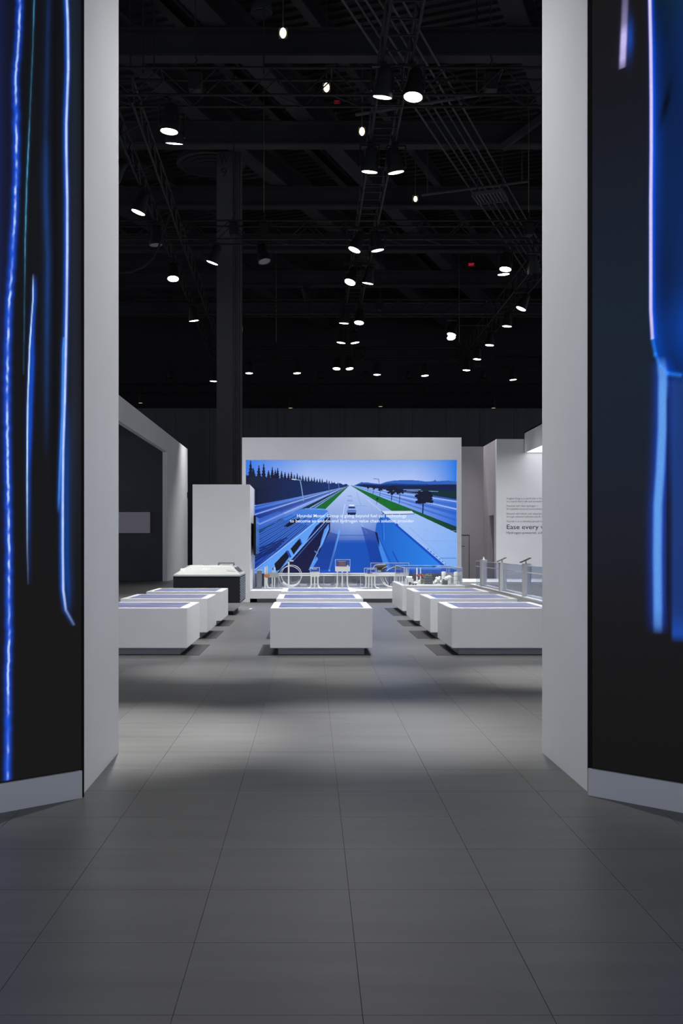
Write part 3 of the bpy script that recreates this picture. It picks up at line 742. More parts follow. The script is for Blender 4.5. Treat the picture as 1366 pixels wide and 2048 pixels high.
# white tower with side monitor, platform
struct_t = thing('partition_tower', 'tall white freestanding block left of the video wall', 'partition')
obj('body', MB().box(-3.167, -1.632, 27.4, 29.78, 0, 3.155, 0.006), M['white'], struct_t)
t = thing('side_monitor', 'slim black monitor seen edge-on on the right side of the white tower', 'monitor')
obj('casing', MB().box(-1.56, -1.50, 27.85, 29.6, 1.26, 2.34, 0.01), M['black'], t)
obj('mount', MB().box(-1.632, -1.56, 28.2, 29.2, 1.5, 2.1), M['black'], t)
obj('screen', MB().box(-1.50, -1.495, 27.88, 29.57, 1.29, 2.31), mat('monitor_picture', (0.01, 0.02, 0.04), 0.15, emit=tuple(lin(58, 92, 140)), estr=0.8), t)
pf = thing('display_platform', 'long low white platform in front of the video wall', 'platform')
obj('deck', MB().box(-1.63, 4.25, 27.4, 29.95, 0.10, 0.31, 0.006), M['satin'], pf)
obj('plinth', MB().box(-1.45, 4.1, 27.55, 29.9, 0.0, 0.10), M['kick'], pf)

# ------------------------------------------------------------------ tables with touch screens
def make_table(label, x, y):
    t = thing('exhibit_table', label, 'table', (x, y, 0), 0, 'white exhibit tables with screens')
    w, d = 1.416, 1.60
    obj('body', MB().box(-w / 2, w / 2, 0, d, 0.10, 0.651, 0.006), M['satin'], t)
    obj('plinth', MB().box(-w / 2 + 0.11, w / 2 - 0.11, 0.10, d - 0.10, 0.0, 0.10), M['kick'], t)
    obj('screen', MB().box(-w / 2 + 0.115, w / 2 - 0.115, 0.14, d - 0.22, 0.651, 0.655), M['touch'], t)
    return t
XC = {'left': -2.418, 'middle': 0.142, 'right': 2.653}
YR = (14.15, 16.70, 19.30)
proto = None
for col in ('left', 'middle', 'right'):
    for r, y in enumerate(YR):
        lab = 'white box table with a violet-blue screen top, %s of the three in the %s column' % (('nearest', 'second', 'farthest')[r], col)
        x = XC[col] + (0.02 if col == 'left' and r else 0)
        if proto is None: proto = make_table(lab, x, y)
        else:
            c = copy_tree(proto); c.location = (x, y, 0); c['label'] = lab
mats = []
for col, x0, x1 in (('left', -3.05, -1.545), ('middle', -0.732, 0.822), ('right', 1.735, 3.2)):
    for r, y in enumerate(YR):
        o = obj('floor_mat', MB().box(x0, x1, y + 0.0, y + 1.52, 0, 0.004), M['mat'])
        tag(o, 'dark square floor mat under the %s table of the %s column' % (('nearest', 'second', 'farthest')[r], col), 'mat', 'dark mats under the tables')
# model table of the right column
mt = thing('model_table', 'white box table carrying city models, behind the right table column', 'table', (2.66, 22.2, 0))
obj('body', MB().box(-0.68, 0.68, 0, 2.8, 0.10, 0.651, 0.006), M['satin'], mt)
obj('plinth', MB().box(-0.57, 0.57, 0.1, 2.7, 0, 0.10), M['kick'], mt)
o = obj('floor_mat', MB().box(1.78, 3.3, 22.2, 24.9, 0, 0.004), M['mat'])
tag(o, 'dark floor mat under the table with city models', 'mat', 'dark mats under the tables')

def acrylic_case(name, label, x0, x1, y0, y1, z0, z1, e=0.006):
    t = thing(name, label, 'display case', (0, 0, 0))
    th = 0.008
    obj('pane', MB().box(x0, x1, y0, y0 + th, z0, z1), M['acrylic'], t)
    obj('pane', MB().box(x0, x1, y1 - th, y1, z0, z1), M['acrylic'], t)
    obj('pane', MB().box(x0, x0 + th, y0 + th, y1 - th, z0, z1), M['acrylic'], t)
    obj('pane', MB().box(x1 - th, x1, y0 + th, y1 - th, z0, z1), M['acrylic'], t)
    obj('lid', MB().box(x0, x1, y0, y1, z1, z1 + th), M['acrylic'], t)
    ed = MB()
    for x in (x0, x1):
        for y in (y0, y1): ed.box(x - e, x + e, y - e, y + e, z0, z1)
    for y in (y0, y1): ed.box(x0 - e, x1 + e, y - e, y + e, z1, z1 + 2 * e)
    for x in (x0, x1): ed.box(x - e, x + e, y0, y1, z1, z1 + 2 * e)
    obj('edge', ed, M['acrylic_edge'], t)
    return t
acrylic_case('acrylic_case', 'large clear acrylic case covering the city models on the white table', 2.04, 3.29, 22.3, 24.85, 0.651, 1.03)

# ------------------------------------------------------------------ city models inside the case
MZ = 0.652
def mpos(px, Y): return at(px, 0, Y).x
def model(name, label, cat='scale model'):
    return thing(name, label, cat, (0, 0, 0), 0, 'scale models on the white table')
def sz(n, Y): return n * Y / F
Y = 22.75
t = model('model_machine', 'pale grey machine block with a drum top at the left end of the models')
x = mpos(811.6, Y); w = sz(15.5, Y)
obj('housing', MB().box(x, x + w, Y, Y + 0.25, MZ, MZ + 0.13, 0.01), M['model_white'], t)
obj('side_panel', MB().box(x + 0.03, x + 0.045, Y - 0.004, Y, MZ + 0.02, MZ + 0.12), M['model_grey'], t)
obj('drum', MB().cyl((x + 0.02, Y + 0.12, MZ + 0.15), (x + w - 0.02, Y + 0.12, MZ + 0.15), 0.035, n=14), M['model_white'], t, True)
t = model('model_truck', 'small dark open-frame vehicle model at the front left edge of the models')
Y = 22.5; x = mpos(818, Y); w = sz(17, Y)
obj('chassis', MB().box(x, x + w, Y, Y + 0.08, MZ + 0.02, MZ + 0.035), M['model_dark'], t)
obj('cab', MB().box(x, x + 0.05, Y, Y + 0.08, MZ + 0.035, MZ + 0.065, 0.006), M['model_dark'], t)
for k in (0.02, 0.10, 0.15): obj('wheel', MB().cyl((x + k, Y - 0.004, MZ + 0.015), (x + k, Y + 0.084, MZ + 0.015), 0.015, n=10), M['model_dark'], t)
for px, h, lab in ((834, 16, 'taller white chimney model with a stepped foot'), (841, 13, 'slimmer white chimney model right of the taller one')):
    t = model('model_chimney', lab); Y = 24.4; x = mpos(px, Y); r = sz(1.6 if h > 14 else 1.15, Y)
    z0 = MZ
    obj('stack', MB().lathe([(r * 1.3, z0), (r, z0 + 0.05), (r * 0.85, at(0, 1131.8 if h > 14 else 1135, Y).z)], x, Y, 14), M['model_white'], t, True)
    obj('foot', MB().box(x - r * 1.6, x + r * 1.6, Y - r * 1.6, Y + r * 1.6, z0, z0 + 0.03), M['model_white'], t)
for i, (px, Y, h, lab) in enumerate(((836, 23.6, 0.17, 'rust-red model tree left of the white domed tank'), (844, 23.8, 0.18, 'rust-red model tree between the chimneys and the dark building'), (849, 23.4, 0.15, 'small rust-red model tree against the dark model building'))):
    t = model('model_tree', lab); x = mpos(px, Y); cr = MB(); rr = random.Random(i)
    for k in range(9): cr.ball((x + rr.uniform(-.035, .035), Y + rr.uniform(-.03, .03), MZ + h + rr.uniform(-.02, .02)), rr.uniform(.015, .026), 8, 6)
    obj('crown', cr, M['model_red'], t); obj('trunk', MB().cyl((x, Y, MZ), (x, Y, MZ + h), 0.006, n=6), M['model_dark'], t)
t = model('model_tank', 'short white domed tank model in front of the red trees'); Y = 22.9; x = mpos(838.5, Y); r = sz(3, Y)
obj('shell', MB().lathe([(r, MZ), (r, MZ + 0.07), (r * .8, MZ + 0.09), (r * .4, MZ + 0.102), (0.002, MZ + 0.105)], x, Y, 18), M['model_white'], t, True)
obj('ring', MB().lathe([(r * 1.05, MZ + 0.03), (r * 1.05, MZ + 0.036)], x, Y, 18), M['model_grey'], t)
t = model('model_building', 'dark many-floored model building with an olive planted roof'); Y = 22.9; x0, x1 = mpos(849, Y), mpos(866.5, Y)
for k in range(5):
    z = MZ + 0.012 + k * 0.036; ins = 0.012 * (k // 2)
    obj('floor_slab', MB().box(x0 + ins, x1 - ins, Y, Y + 0.22, z + 0.024, z + 0.034), M['model_grey'], t)
    obj('storey', MB().box(x0 + ins + 0.008, x1 - ins - 0.008, Y + 0.01, Y + 0.21, z, z + 0.024), M['model_dark'], t)
g = MB(); rr = random.Random(4)
for k in range(16): g.ball((rr.uniform(x0 + .03, x1 - .03), Y + rr.uniform(.02, .18), MZ + 0.205 + rr.uniform(0, .012)), rr.uniform(.01, .02), 7, 5)
obj('planting', g, M['model_green'], t)
obj('base_plate', MB().box(x0 - .02, x1 + .02, Y - .03, Y + .25, MZ, MZ + 0.012), M['model_grey'], t)
t = model('model_hall', 'low olive model block left of the dark model building'); Y = 23.1; x0 = mpos(842.5, Y)
obj('block', MB().box(x0, x0 + 0.055, Y, Y + 0.15, MZ, MZ + 0.10, 0.006), M['model_green'], t)
obj('roof', MB().box(x0 - .004, x0 + 0.059, Y - .004, Y + 0.154, MZ + 0.10, MZ + 0.108), M['model_grey'], t)
t = model('model_sphere_tanks', 'cluster of round white ball tanks on a pale base'); Y = 23.0; x = mpos(876.5, Y)
for k, (dx, dy, dz, r) in enumerate(((-.045, 0, .05, .05), (.035, .03, .055, .052), (0, -.03, .095, .045), (.03, .02, .135, .036), (-.03, .03, .12, .036), (.06, -.05, .035, .034), (-.075, -.05, .032, .03))):
    obj('tank', MB().ball((x + dx, Y + dy, MZ + .012 + dz), r, 14, 10), M['model_white'], t, True)
obj('base_plate', MB().box(x - .13, x + .12, Y - .12, Y + .1, MZ, MZ + .012), M['model_white'], t)
def silo(px, Y, rpx, top, lab):
    t = model('model_silo', lab); x = mpos(px, Y); r = sz(rpx, Y); zt = at(0, top, Y).z
    obj('shell', MB().lathe([(r, MZ), (r, zt - .02), (r * .85, zt - .006), (r * .4, zt), (0.002, zt + .001)], x, Y, 20), M['model_white'], t, True)
    for z in (MZ + (zt - MZ) * .33, MZ + (zt - MZ) * .66): obj('ring', MB().lathe([(r * 1.03, z), (r * 1.03, z + .006)], x, Y, 20), M['model_grey'], t)
silo(887.5, 23.6, 4.6, 1143, 'tall white silo model behind the ball tanks')
silo(912, 22.75, 4.4, 1143.5, 'tallest white silo model near the right end of the case')
t = model('model_plant', 'grey box plant model in front of the white silo'); Y = 22.6; x0, x1 = mpos(884.5, Y), mpos(896, Y)
obj('block', MB().box(x0, x1, Y, Y + .14, MZ, MZ + .105, .005), M['model_grey'], t)
for k in range(4): obj('louver', MB().box(x0 + .01, x1 - .01, Y - .005, Y, MZ + .015 + k * .022, MZ + .027 + k * .022), M['model_dark'], t)
obj('vent', MB().cyl((x0 + .04, Y + .07, MZ + .105), (x0 + .04, Y + .07, MZ + .125), .02, n=12), M['model_dark'], t)
t = model('model_tower_block', 'upright grey glass-fronted model block right of the grey plant'); Y = 22.8; x0, x1 = mpos(900.5, Y), mpos(908, Y)
obj('block', MB().box(x0, x1, Y, Y + .1, MZ, MZ + .165, .004), M['model_white'], t)
obj('facade', MB().box(x0 + .008, x1 - .008, Y - .004, Y, MZ + .02, MZ + .155), M['model_grey'], t)
t = model('model_dome_group', 'group of white model domes behind the upright grey block'); Y = 23.1
for px, r, z in ((894, .06, .12), (898, .07, .13), (903, .055, .11), (896, .05, .06), (902, .05, .05)):
    obj('dome', MB().ball((mpos(px, Y), Y, MZ + z), r, 14, 10), M['model_white'], t, True)
obj('base_plate', MB().box(mpos(892, Y), mpos(906, Y), Y - .1, Y + .1, MZ, MZ + .06), M['model_white'], t)
t = model('model_fence_yard', 'low grey fenced yard model at the front right of the case'); Y = 22.5
for k in range(8): obj('post', MB().box(mpos(897 + k * 1.8, Y), mpos(897.6 + k * 1.8, Y), Y, Y + .01, MZ, MZ + .035), M['model_grey'], t)
obj('ground_plate', MB().box(mpos(895, Y), mpos(912, Y), Y - .02, Y + .12, MZ, MZ + .004), M['model_grey'], t)

# ------------------------------------------------------------------ exhibits on the platform
PZ = 0.31
PY = 28.6
s = PY / F
def X(px): return (px - CX) * s
def Zz(py, y=PY): return EYE + (CY - py) * y / F
def leg_mb(px, w, ztop, foot=0):
    r = w * s / 2
    if not foot: return MB().cyl((X(px), PY, PZ), (X(px), PY, ztop), r, n=10)
    return MB().tube([(X(px), PY, ztop), (X(px), PY, PZ + .14), (X(px) + foot * .25 * .06, PY - .01, PZ + .07), (X(px) + foot * .04, PY - .03, PZ + .035), (X(px) + foot * .12, PY - .10, PZ + .016)], r, 10)
t = thing('exhibit_rail', 'long white double rail running across the white platform', 'rail')
obj('tube', MB().tube([(X(552), PY + .31, Zz(1147.2, PY + .31)), (X(812), PY + .31, Zz(1147.2, PY + .31))], .018), M['model_white'], t, True)
obj('tube', MB().tube([(X(552.5), PY + .29, Zz(1150.8, PY + .29)), (X(812), PY + .29, Zz(1150.8, PY + .29))], .018), M['model_white'], t, True)
for px in (556, 648, 722, 806): obj('post', MB().cyl((X(px), PY + .30, PZ), (X(px), PY + .30, Zz(1147.2, PY + .3)), .008, n=8), M['acrylic_edge'], t)
t = thing('sample_stand', 'small stand with an orange wooden disc at the left end of the platform', 'stand')
obj('post', MB().cyl((X(530.5), PY, PZ), (X(530.5), PY, Zz(1133)), .026, n=12), M['model_white'], t, True)
obj('post', MB().cyl((X(534), PY + .05, Zz(1150)), (X(534), PY + .05, Zz(1132)), .02, n=12), M['model_white'], t, True)
obj('disc', MB().lathe([(.002, Zz(1155)), (.06, Zz(1154.6)), (.085, Zz(1152.5)), (.09, Zz(1150)), (.08, Zz(1148.6)), (.002, Zz(1148.4))], X(534.5), PY, 24), M['wood'], t, True)
obj('plate', MB().box(X(536), X(557), PY - .05, PY + .2, Zz(1155), Zz(1145.5), .006), M['model_grey'], t)
obj('leg', leg_mb(534, 3.4, Zz(1155), 1), M['model_white'], t, True)
for px in (544.5, 549.2): obj('leg', leg_mb(px, 2.4, Zz(1155)), M['model_white'], t, True)
t = thing('sample_jar', 'small white jar with a black cap on the grey plate of the stand', 'jar')
obj('jar', MB().lathe([(.02, Zz(1145.4)), (.022, Zz(1142)), (.012, Zz(1139.5))], X(545.5), PY + .05, 12), M['model_white'], t, True)
obj('cap', MB().lathe([(.024, Zz(1139.5)), (.024, Zz(1138.6)), (.013, Zz(1138.4)), (.013, Zz(1135.5))], X(545.5), PY + .05, 12), M['model_dark'], t, True)
t = thing('sample_bottle', 'tiny white bottle right of the black-capped jar', 'bottle')
obj('bottle', MB().lathe([(.016, Zz(1145.4)), (.016, Zz(1138)), (.013, Zz(1137))], X(549.3), PY + .05, 12), M['model_white'], t, True)
obj('cap', MB().lathe([(.017, Zz(1137)), (.017, Zz(1134.8))], X(549.3), PY + .05, 12), M['model_white'], t)
t = thing('side_pedestal', 'low grey and white pedestal against the tower on the platform', 'pedestal')
obj('body', MB().box(X(512.5), X(521), PY + .3, PY + .8, PZ, Zz(1142), .006), M['kick'], t)
obj('top', MB().box(X(512.5), X(523), PY + .28, PY + .82, Zz(1142), Zz(1140.6)), M['model_white'], t)
# gauge stand: post with arm, ring, cradle
t = thing('ring_stand', 'white post with a short arm holding two large thin hoops', 'stand')
obj('post', MB().box(X(575.8), X(579), PY - .03, PY + .01, PZ, Zz(1120.4), .004), M['model_white'], t)
obj('arm', MB().box(X(575.8), X(587), PY - .03, PY + .01, Zz(1123), Zz(1120.2), .004), M['model_white'], t)
obj('hoop', MB().tube([(X(580) + 22 * s * math.cos(a), PY + .06, Zz(1153.5) + 21 * s * math.sin(a)) for a in np.linspace(0, 2 * math.pi, 49)[:-1]], .0085, 6, True), M['acrylic_edge'], t, True)
obj('hoop', MB().tube([(X(583) + 20.5 * s * math.cos(a), PY + .14, Zz(1150.5) + 20 * s * math.sin(a)) for a in np.linspace(0, 2 * math.pi, 49)[:-1]], .0085, 6, True), M['model_white'], t, True)
obj('cradle', MB().tube([(X(582) + 21 * s * math.cos(a), PY + .10, max(PZ + .02, Zz(1152) + 20.5 * s * math.sin(a))) for a in np.linspace(math.pi * 1.2, math.pi * 1.8, 17)], .028, 8), M['model_white'], t, True)
obj('foot', MB().box(X(562), X(598), PY, PY + .2, PZ, PZ + .02, .005), M['model_white'], t)
def case_stand(name, label, x0, x1, zt, zm, zb, legs, inner, w=3.2, feet=True):
    """Glass cover (zt..zm) over a white box (zm..zb) on slim legs, photo rows."""
    t = thing(name, label, 'display case')
    obj('box', MB().box(X(x0), X(x1), PY - .06, PY + .25, Zz(zb), Zz(zm), .005), M['model_white'], t)
    for i, px in enumerate(legs):
        obj('leg', leg_mb(px, w, Zz(zb), (-1 if i == 0 else (1 if i == len(legs) - 1 else 0)) if feet else 0), M['model_white'], t, True)
    th = .008; a, b, y0, y1 = X(x0), X(x1), PY - .06, PY + .25
    cov = MB().box(a, b, y0, y0 + th, Zz(zm), Zz(zt)).box(a, b, y1 - th, y1, Zz(zm), Zz(zt)).box(a, a + th, y0, y1, Zz(zm), Zz(zt)).box(b - th, b, y0, y1, Zz(zm), Zz(zt)).box(a, b, y0, y1, Zz(zt) - th, Zz(zt))
    obj('cover', cov, M['acrylic'], t)
    e = .007; ed = MB()
    for x in (a, b): ed.box(x - e, x + e, y0 - e, y0 + e, Zz(zm), Zz(zt))
    ed.box(a - e, b + e, y0 - e, y0 + e, Zz(zt) - e, Zz(zt) + e)
    obj('edge', ed, M['acrylic_edge'], t)
    return t
t = case_stand('display_case', 'small clear case with stacked white trays on three white legs', 620.5, 639, 1135, 1145, 1153.5, (622.5, 629.3, 635.6), None)
for k, py in enumerate((1138.6, 1142.2, 1144.8)): obj('tray', MB().box(X(623), X(634 + 1.5 * k), PY, PY + .18, Zz(py), Zz(py - 1.2)), M['model_white'] if k != 1 else M['model_dark'], t)
t = case_stand('display_case', 'tallest small case with brown copper parts on three white legs', 670.5, 700, 1119, 1133.2, 1143, (674.7, 684.6, 694.6), None)
obj('cell_stack', MB().box(X(676.5), X(692), PY + .04, PY + .16, Zz(1132), Zz(1124), .006), M['copper'], t)
obj('end_plate', MB().box(X(675), X(676.5), PY + .02, PY + .18, Zz(1132.6), Zz(1122.6)), M['model_dark'], t)
obj('end_plate', MB().box(X(692), X(693.2), PY + .02, PY + .18, Zz(1132.6), Zz(1123)), M['model_dark'], t)
obj('top_rail', MB().box(X(675), X(693), PY + .05, PY + .07, Zz(1123), Zz(1122)), M['silver'], t)
obj('rotor', MB().cyl((X(684), PY, Zz(1128)), (X(684), PY + .04, Zz(1128)), .045, n=14), M['copper'], t)
obj('caption_plate', MB().box(X(693.5), X(697), PY - .03, PY + .02, Zz(1133), Zz(1130)), M['model_white'], t)
t = case_stand('display_case', 'low clear case with dark strips and a pink tray right of the centre', 728.5, 752.5, 1136, 1148.5, 1152.8, (732, 737.5, 743.5, 749.5), None, 3.0)
obj('tray', MB().box(X(733), X(752), PY - .03, PY + .2, Zz(1149), Zz(1147.5)), mat('pink_tray', (0.72, 0.5, 0.52), 0.5), t)
for k, py in enumerate((1143, 1146)): obj('strip', MB().box(X(735), X(741 + 4 * k), PY, PY + .1, Zz(py + 1), Zz(py)), M['model_dark'], t)
obj('inner_frame', MB().tube([(X(734), PY + .05, Zz(1147)), (X(734), PY + .05, Zz(1138.5)), (X(751), PY + .05, Zz(1138.5)), (X(751), PY + .05, Zz(1147))], .007, 6), M['model_white'], t)
t = thing('display_case', 'wide clear case with dark pipework at the right of the platform', 'display case')
a, b, y0, y1 = X(743), X(820), PY + .36, PY + .86
obj('box', MB().box(a, b, y0, y1, Zz(1153, y0), Zz(1146, y0), .005), M['model_white'], t)
zt = Zz(1126, y0); zm = Zz(1146, y0)
obj('cover', MB().box(a, b, y0, y0 + .008, zm, zt).box(a, b, y1 - .008, y1, zm, zt).box(a, a + .008, y0, y1, zm, zt).box(b - .008, b, y0, y1, zm, zt).box(a, b, y0, y1, zt - .008, zt), M['acrylic'], t)
obj('edge', MB().box(a - .007, b + .007, y0 - .007, y0 + .007, zt - .007, zt + .007).box(a - .007, a + .007, y0 - .007, y0 + .007, zm, zt).box(b - .007, b + .007, y0 - .007, y0 + .007, zm, zt), M['acrylic_edge'], t)
for px in (791.7, 797.8, 803.2, 808.4): obj('leg', MB().cyl((X(px), y0 + .1, PZ), (X(px), y0 + .1, Zz(1153, y0)), .021, n=10), M['model_white'], t, True)
for px in (746, 752): obj('leg', MB().cyl((X(px), y0 + .35, PZ), (X(px), y0 + .35, Zz(1153, y0)), .016, n=10), M['model_white'], t, True)
obj('vessel', MB().cyl((X(753), y0 + .25, Zz(1135)), (X(776), y0 + .25, Zz(1134)), .075, n=16), M['model_dark'], t, True)
obj('valve_block', MB().box(X(758), X(772), y0 + .1, y0 + .3, Zz(1144.6), Zz(1139), .008), M['model_dark'], t)
obj('vessel', MB().ball((X(799), y0 + .3, Zz(1135.5)), .15, 16, 10, (1, .7, .45)), M['model_dark'], t, True)
for p in ([(747, 1139), (752, 1131), (760, 1129.5), (774, 1129.3)], [(765, 1143), (768, 1138), (773, 1135), (778, 1134)], [(776, 1143), (781, 1138.5), (788, 1135.5), (796, 1134)]):
    obj('pipe', MB().tube([(X(u), y0 + .15, Zz(v)) for u, v in p], .010, 8), M['model_white'], t, True)
obj('sample', MB().box(X(757), X(764), y0 + .06, y0 + .1, Zz(1144), Zz(1142)), M['model_white'], t)
for px in (811, 817): obj('bottle', MB().lathe([(.028, Zz(1146, y0)), (.028, Zz(1140, y0)), (.014, Zz(1137.5, y0)), (.014, Zz(1136, y0))], X(px), y0 + .2, 12), M['model_white'], t, True)
t = thing('hoop_cradle', 'white curved cradle lying on the platform beside the model table', 'stand')
obj('cradle', MB().tube([(X(785) + 24 * s * math.cos(a), PY + .02, max(PZ + .02, Zz(1150) + 24 * s * math.sin(a))) for a in np.linspace(math.pi * 1.22, math.pi * 1.5, 11)], .022, 8), M['model_white'], t, True)
for dx in (0, 3.5, 9): obj('prong', MB().tube([(X(785 + dx) + 24 * s * math.cos(a), PY + .02, Zz(1150) + 24 * s * math.sin(a)) for a in np.linspace(math.pi * 1.06, math.pi * 1.24, 6)], .006, 6), M['model_white'], t)
obj('foot', MB().box(X(772), X(792), PY - .05, PY + .12, PZ, PZ + .02, .005), M['model_white'], t)

# ------------------------------------------------------------------ power unit at the left
ux0, ux1, uy0, uy1 = -3.0, -1.548, 22.3, 24.2
t = thing('power_unit', 'bulky charcoal power unit with a pale sloping lid and grille side', 'generator')
obj('body', MB().loft([(ux0, ux1, uy0, uy1, .02, .27), (ux0, ux1, uy0, uy1, .02, .85)]), M['charcoal'], t)
obj('rim', MB().loft([(ux0 - .01, ux1 + .01, uy0 - .01, uy1 + .01, .02, .85), (ux0 - .01, ux1 + .01, uy0 - .01, uy1 + .01, .02, .885)]), M['silver'], t)
lid = obj('lid', MB().loft([(ux0, ux1, uy0, uy1, .02, .885), (ux0 + .25, ux1 - .2, uy0 + .40, uy1 - .40, .05, 1.062), (ux0 + .26, ux1 - .21, uy0 + .41, uy1 - .41, .05, 1.075)]), M['pearl'], t)
def on_front(px, py):           # a point on the sloping front of the lid
    k = (1.062 - .885) / .40; dz = (CY - py) / F; yy = (.885 - EYE - k * uy0) / (dz - k)
    return Vector(((px - CX) / F * yy, yy, EYE + dz * yy))
nrm = Vector((0, -(1.062 - .885), .40)).normalized()
def front_plate(name, pts, m, h=.006):
    q = [on_front(*p) for p in pts]; mb = MB(); n = len(q)
    mb.add([v - nrm * .002 for v in q] + [v + nrm * h for v in q], [tuple(range(n)), tuple(range(2 * n - 1, n - 1, -1))] + [(i, (i + 1) % n, n + (i + 1) % n, n + i) for i in range(n)])
    return obj(name, mb, m, lid)
front_plate('grip_recess', [(453, 1139.2), (466, 1139.6), (472, 1143.6), (455, 1142.6)], M['kick'])
front_plate('grip_recess', [(362, 1137.5), (370, 1137.5), (367, 1141.5), (361, 1141.5)], M['silver'])
for k in range(3): front_plate('badge', [(406 + k * 5.6, 1137.6), (408.4 + k * 5.6, 1137.6), (408.4 + k * 5.6, 1139.6), (406 + k * 5.6, 1139.6)], M['silver'], .004)
lt = text_mesh('lettering', 'HTWO', M['ink_grey'], lid, (0, 0, 0), 15.5 * 22.6 / F, 2.4 * 22.6 / F)
q = on_front(404, 1145.0) + nrm * .004
lt.data.transform(Matrix.Rotation(-math.atan2(.40, .177), 4, 'X')); lt.location = q
for k in range(3):
    y = uy0 + .50 + k * .36
    obj('vent_slot', MB().add([(ux1 - .045, y, .93), (ux1 - .045, y + .24, .93), (ux1 - .155, y + .24, 1.03), (ux1 - .155, y, 1.03), (ux1 - .035, y, .935), (ux1 - .035, y + .24, .935), (ux1 - .145, y + .24, 1.035), (ux1 - .145, y, 1.035)],
        [(0, 1, 2, 3), (4, 5, 6, 7), (0, 1, 5, 4), (1, 2, 6, 5), (2, 3, 7, 6), (3, 0, 4, 7)]), M['model_dark'], t)
gr = MB()
for r in range(14):
    for c_ in range(9):
        y = uy0 + .12 + c_ * .19 + (.095 if r % 2 else 0); z = .30 + r * .038
        if y < uy1 - .08: gr.add([(ux1, y - .05, z + .012), (ux1, y, z), (ux1, y + .05, z + .012), (ux1, y, z + .024), (ux1 + .012, y, z + .012)], [(0, 1, 4), (1, 2, 4), (2, 3, 4), (3, 0, 4), (0, 3, 2, 1)])
o = obj('grille', gr, M['silver'], t); o['kind'] = 'stuff'
obj('skirt', MB().loft([(ux0 + .16, ux1 - .14, uy0 + .16, uy1 - .16, .02, .085), (ux0, ux1, uy0, uy1, .02, .27)]), M['base_white'], t)
obj('foot', MB().box(ux0 + .2, ux1 - .16, uy0 + .2, uy1 - .2, 0, .085), M['black'], t)
obj('carry_handle', MB().tube([(-2.08, 23.0, 1.075), (-2.08, 23.0, 1.13), (-1.74, 23.0, 1.13), (-1.74, 23.0, 1.075)], .012, 8), M['model_dark'], t)
obj('carry_handle', MB().tube([(-2.08, 23.25, 1.075), (-2.08, 23.25, 1.13), (-1.74, 23.25, 1.13), (-1.74, 23.25, 1.075)], .012, 8), M['model_dark'], t)
obj('cover_plate', MB().box(-2.42, -2.28, 23.0, 23.1, 1.075, 1.09), M['silver'], t)
obj('cover_plate', MB().box(-1.98, -1.84, 23.05, 23.2, 1.075, 1.10), M['silver'], t)
a = at(500.5, 1218, 24.6)
tag(obj('floor_outlet_cover', MB().add([(a.x - .03, a.y - .12, .001), (a.x + .01, a.y - .12, .001), (a.x + .05, a.y + .12, .001), (a.x + .01, a.y + .12, .001), (a.x - .03, a.y - .12, .008), (a.x + .01, a.y - .12, .008), (a.x + .05, a.y + .12, .008), (a.x + .01, a.y + .12, .008)],
    [(0, 1, 2, 3), (4, 5, 6, 7), (0, 1, 5, 4), (1, 2, 6, 5), (2, 3, 7, 6), (3, 0, 4, 7)]), M['model_white']), 'small white strip on the floor beside the power unit', 'floor strip')

# ------------------------------------------------------------------ glass balustrade with info pedestals
GX = 6.22
t = thing('glass_balustrade', 'clear bluish glass balustrade on a white kerb at the right of the booth', 'balustrade')
obj('kerb', MB().box(6.09, 6.60, 25.5, 39.3, 0, .055, .006), M['satin'], t)
spans = ((25.8, 29.46), (29.78, 33.16), (33.48, 36.86), (37.18, 38.6))
for y0, y1 in spans:
    p = obj('pane', MB().box(GX - .006, GX + .006, y0, y1, .11, .935), M['blue_glass'], t)
    obj('floor_rail', MB().box(GX - .02, GX + .02, y0, y1, .055, .115), M['acrylic_edge'], p)
    obj('top_edge', MB().box(GX - .012, GX + .012, y0, y1, .935, .955), M['acrylic_edge'], p)
    obj('middle_rail', MB().box(GX - .012, GX + .012, y0, y1, .735, .765), M['model_white'], p)
    obj('end_edge', MB().box(GX - .012, GX + .012, y0 - .012, y0 + .012, .11, .935), M['acrylic_edge'], p)
for i, (y, zt, lab) in enumerate(((29.5, 1.00, 'white info pedestal with a grey tilted tablet, nearest of the balustrade row'), (33.2, .97, 'white info pedestal with a black tilted tablet, middle of the balustrade row'), (36.9, 1.00, 'white info pedestal with a small white prism on top, farthest of the balustrade row'))):
    t = thing('info_pedestal', lab, 'pedestal', (6.12, y, .055), 0, 'pedestals along the glass balustrade')
    obj('shaft', MB().box(0, .22, 0, .24, 0, zt - .055, .006), M['satin'], t)
    if i == 2:
        obj('prism', MB().add([(.08, .06, zt - .055), (.17, .06, zt - .055), (.17, .18, zt - .055), (.08, .18, zt - .055), (.115, .12, zt + .09)], [(0, 1, 2, 3), (0, 1, 4), (1, 2, 4), (2, 3, 4), (3, 0, 4)]), M['model_white'], t)
        obj('top_plate', MB().box(-.01, .24, -.01, .25, zt - .055, zt - .045), M['model_white'], t)
    else:
        z = zt - .03
        obj('tablet', MB().add([(-.07, -.02, z), (.22, -.02, z + .13), (.22, .26, z + .13), (-.07, .26, z), (-.077, -.02, z + .016), (.213, -.02, z + .146), (.213, .26, z + .146), (-.077, .26, z + .016)],
            [(0, 1, 2, 3), (4, 5, 6, 7), (0, 1, 5, 4), (1, 2, 6, 5), (2, 3, 7, 6), (3, 0, 4, 7)]), M['model_dark'] if i else M['gap'], t)
        obj('tablet_neck', MB().cyl((.10, .12, z - .03), (.08, .12, z + .075), .022, n=10), M['model_white'], t)

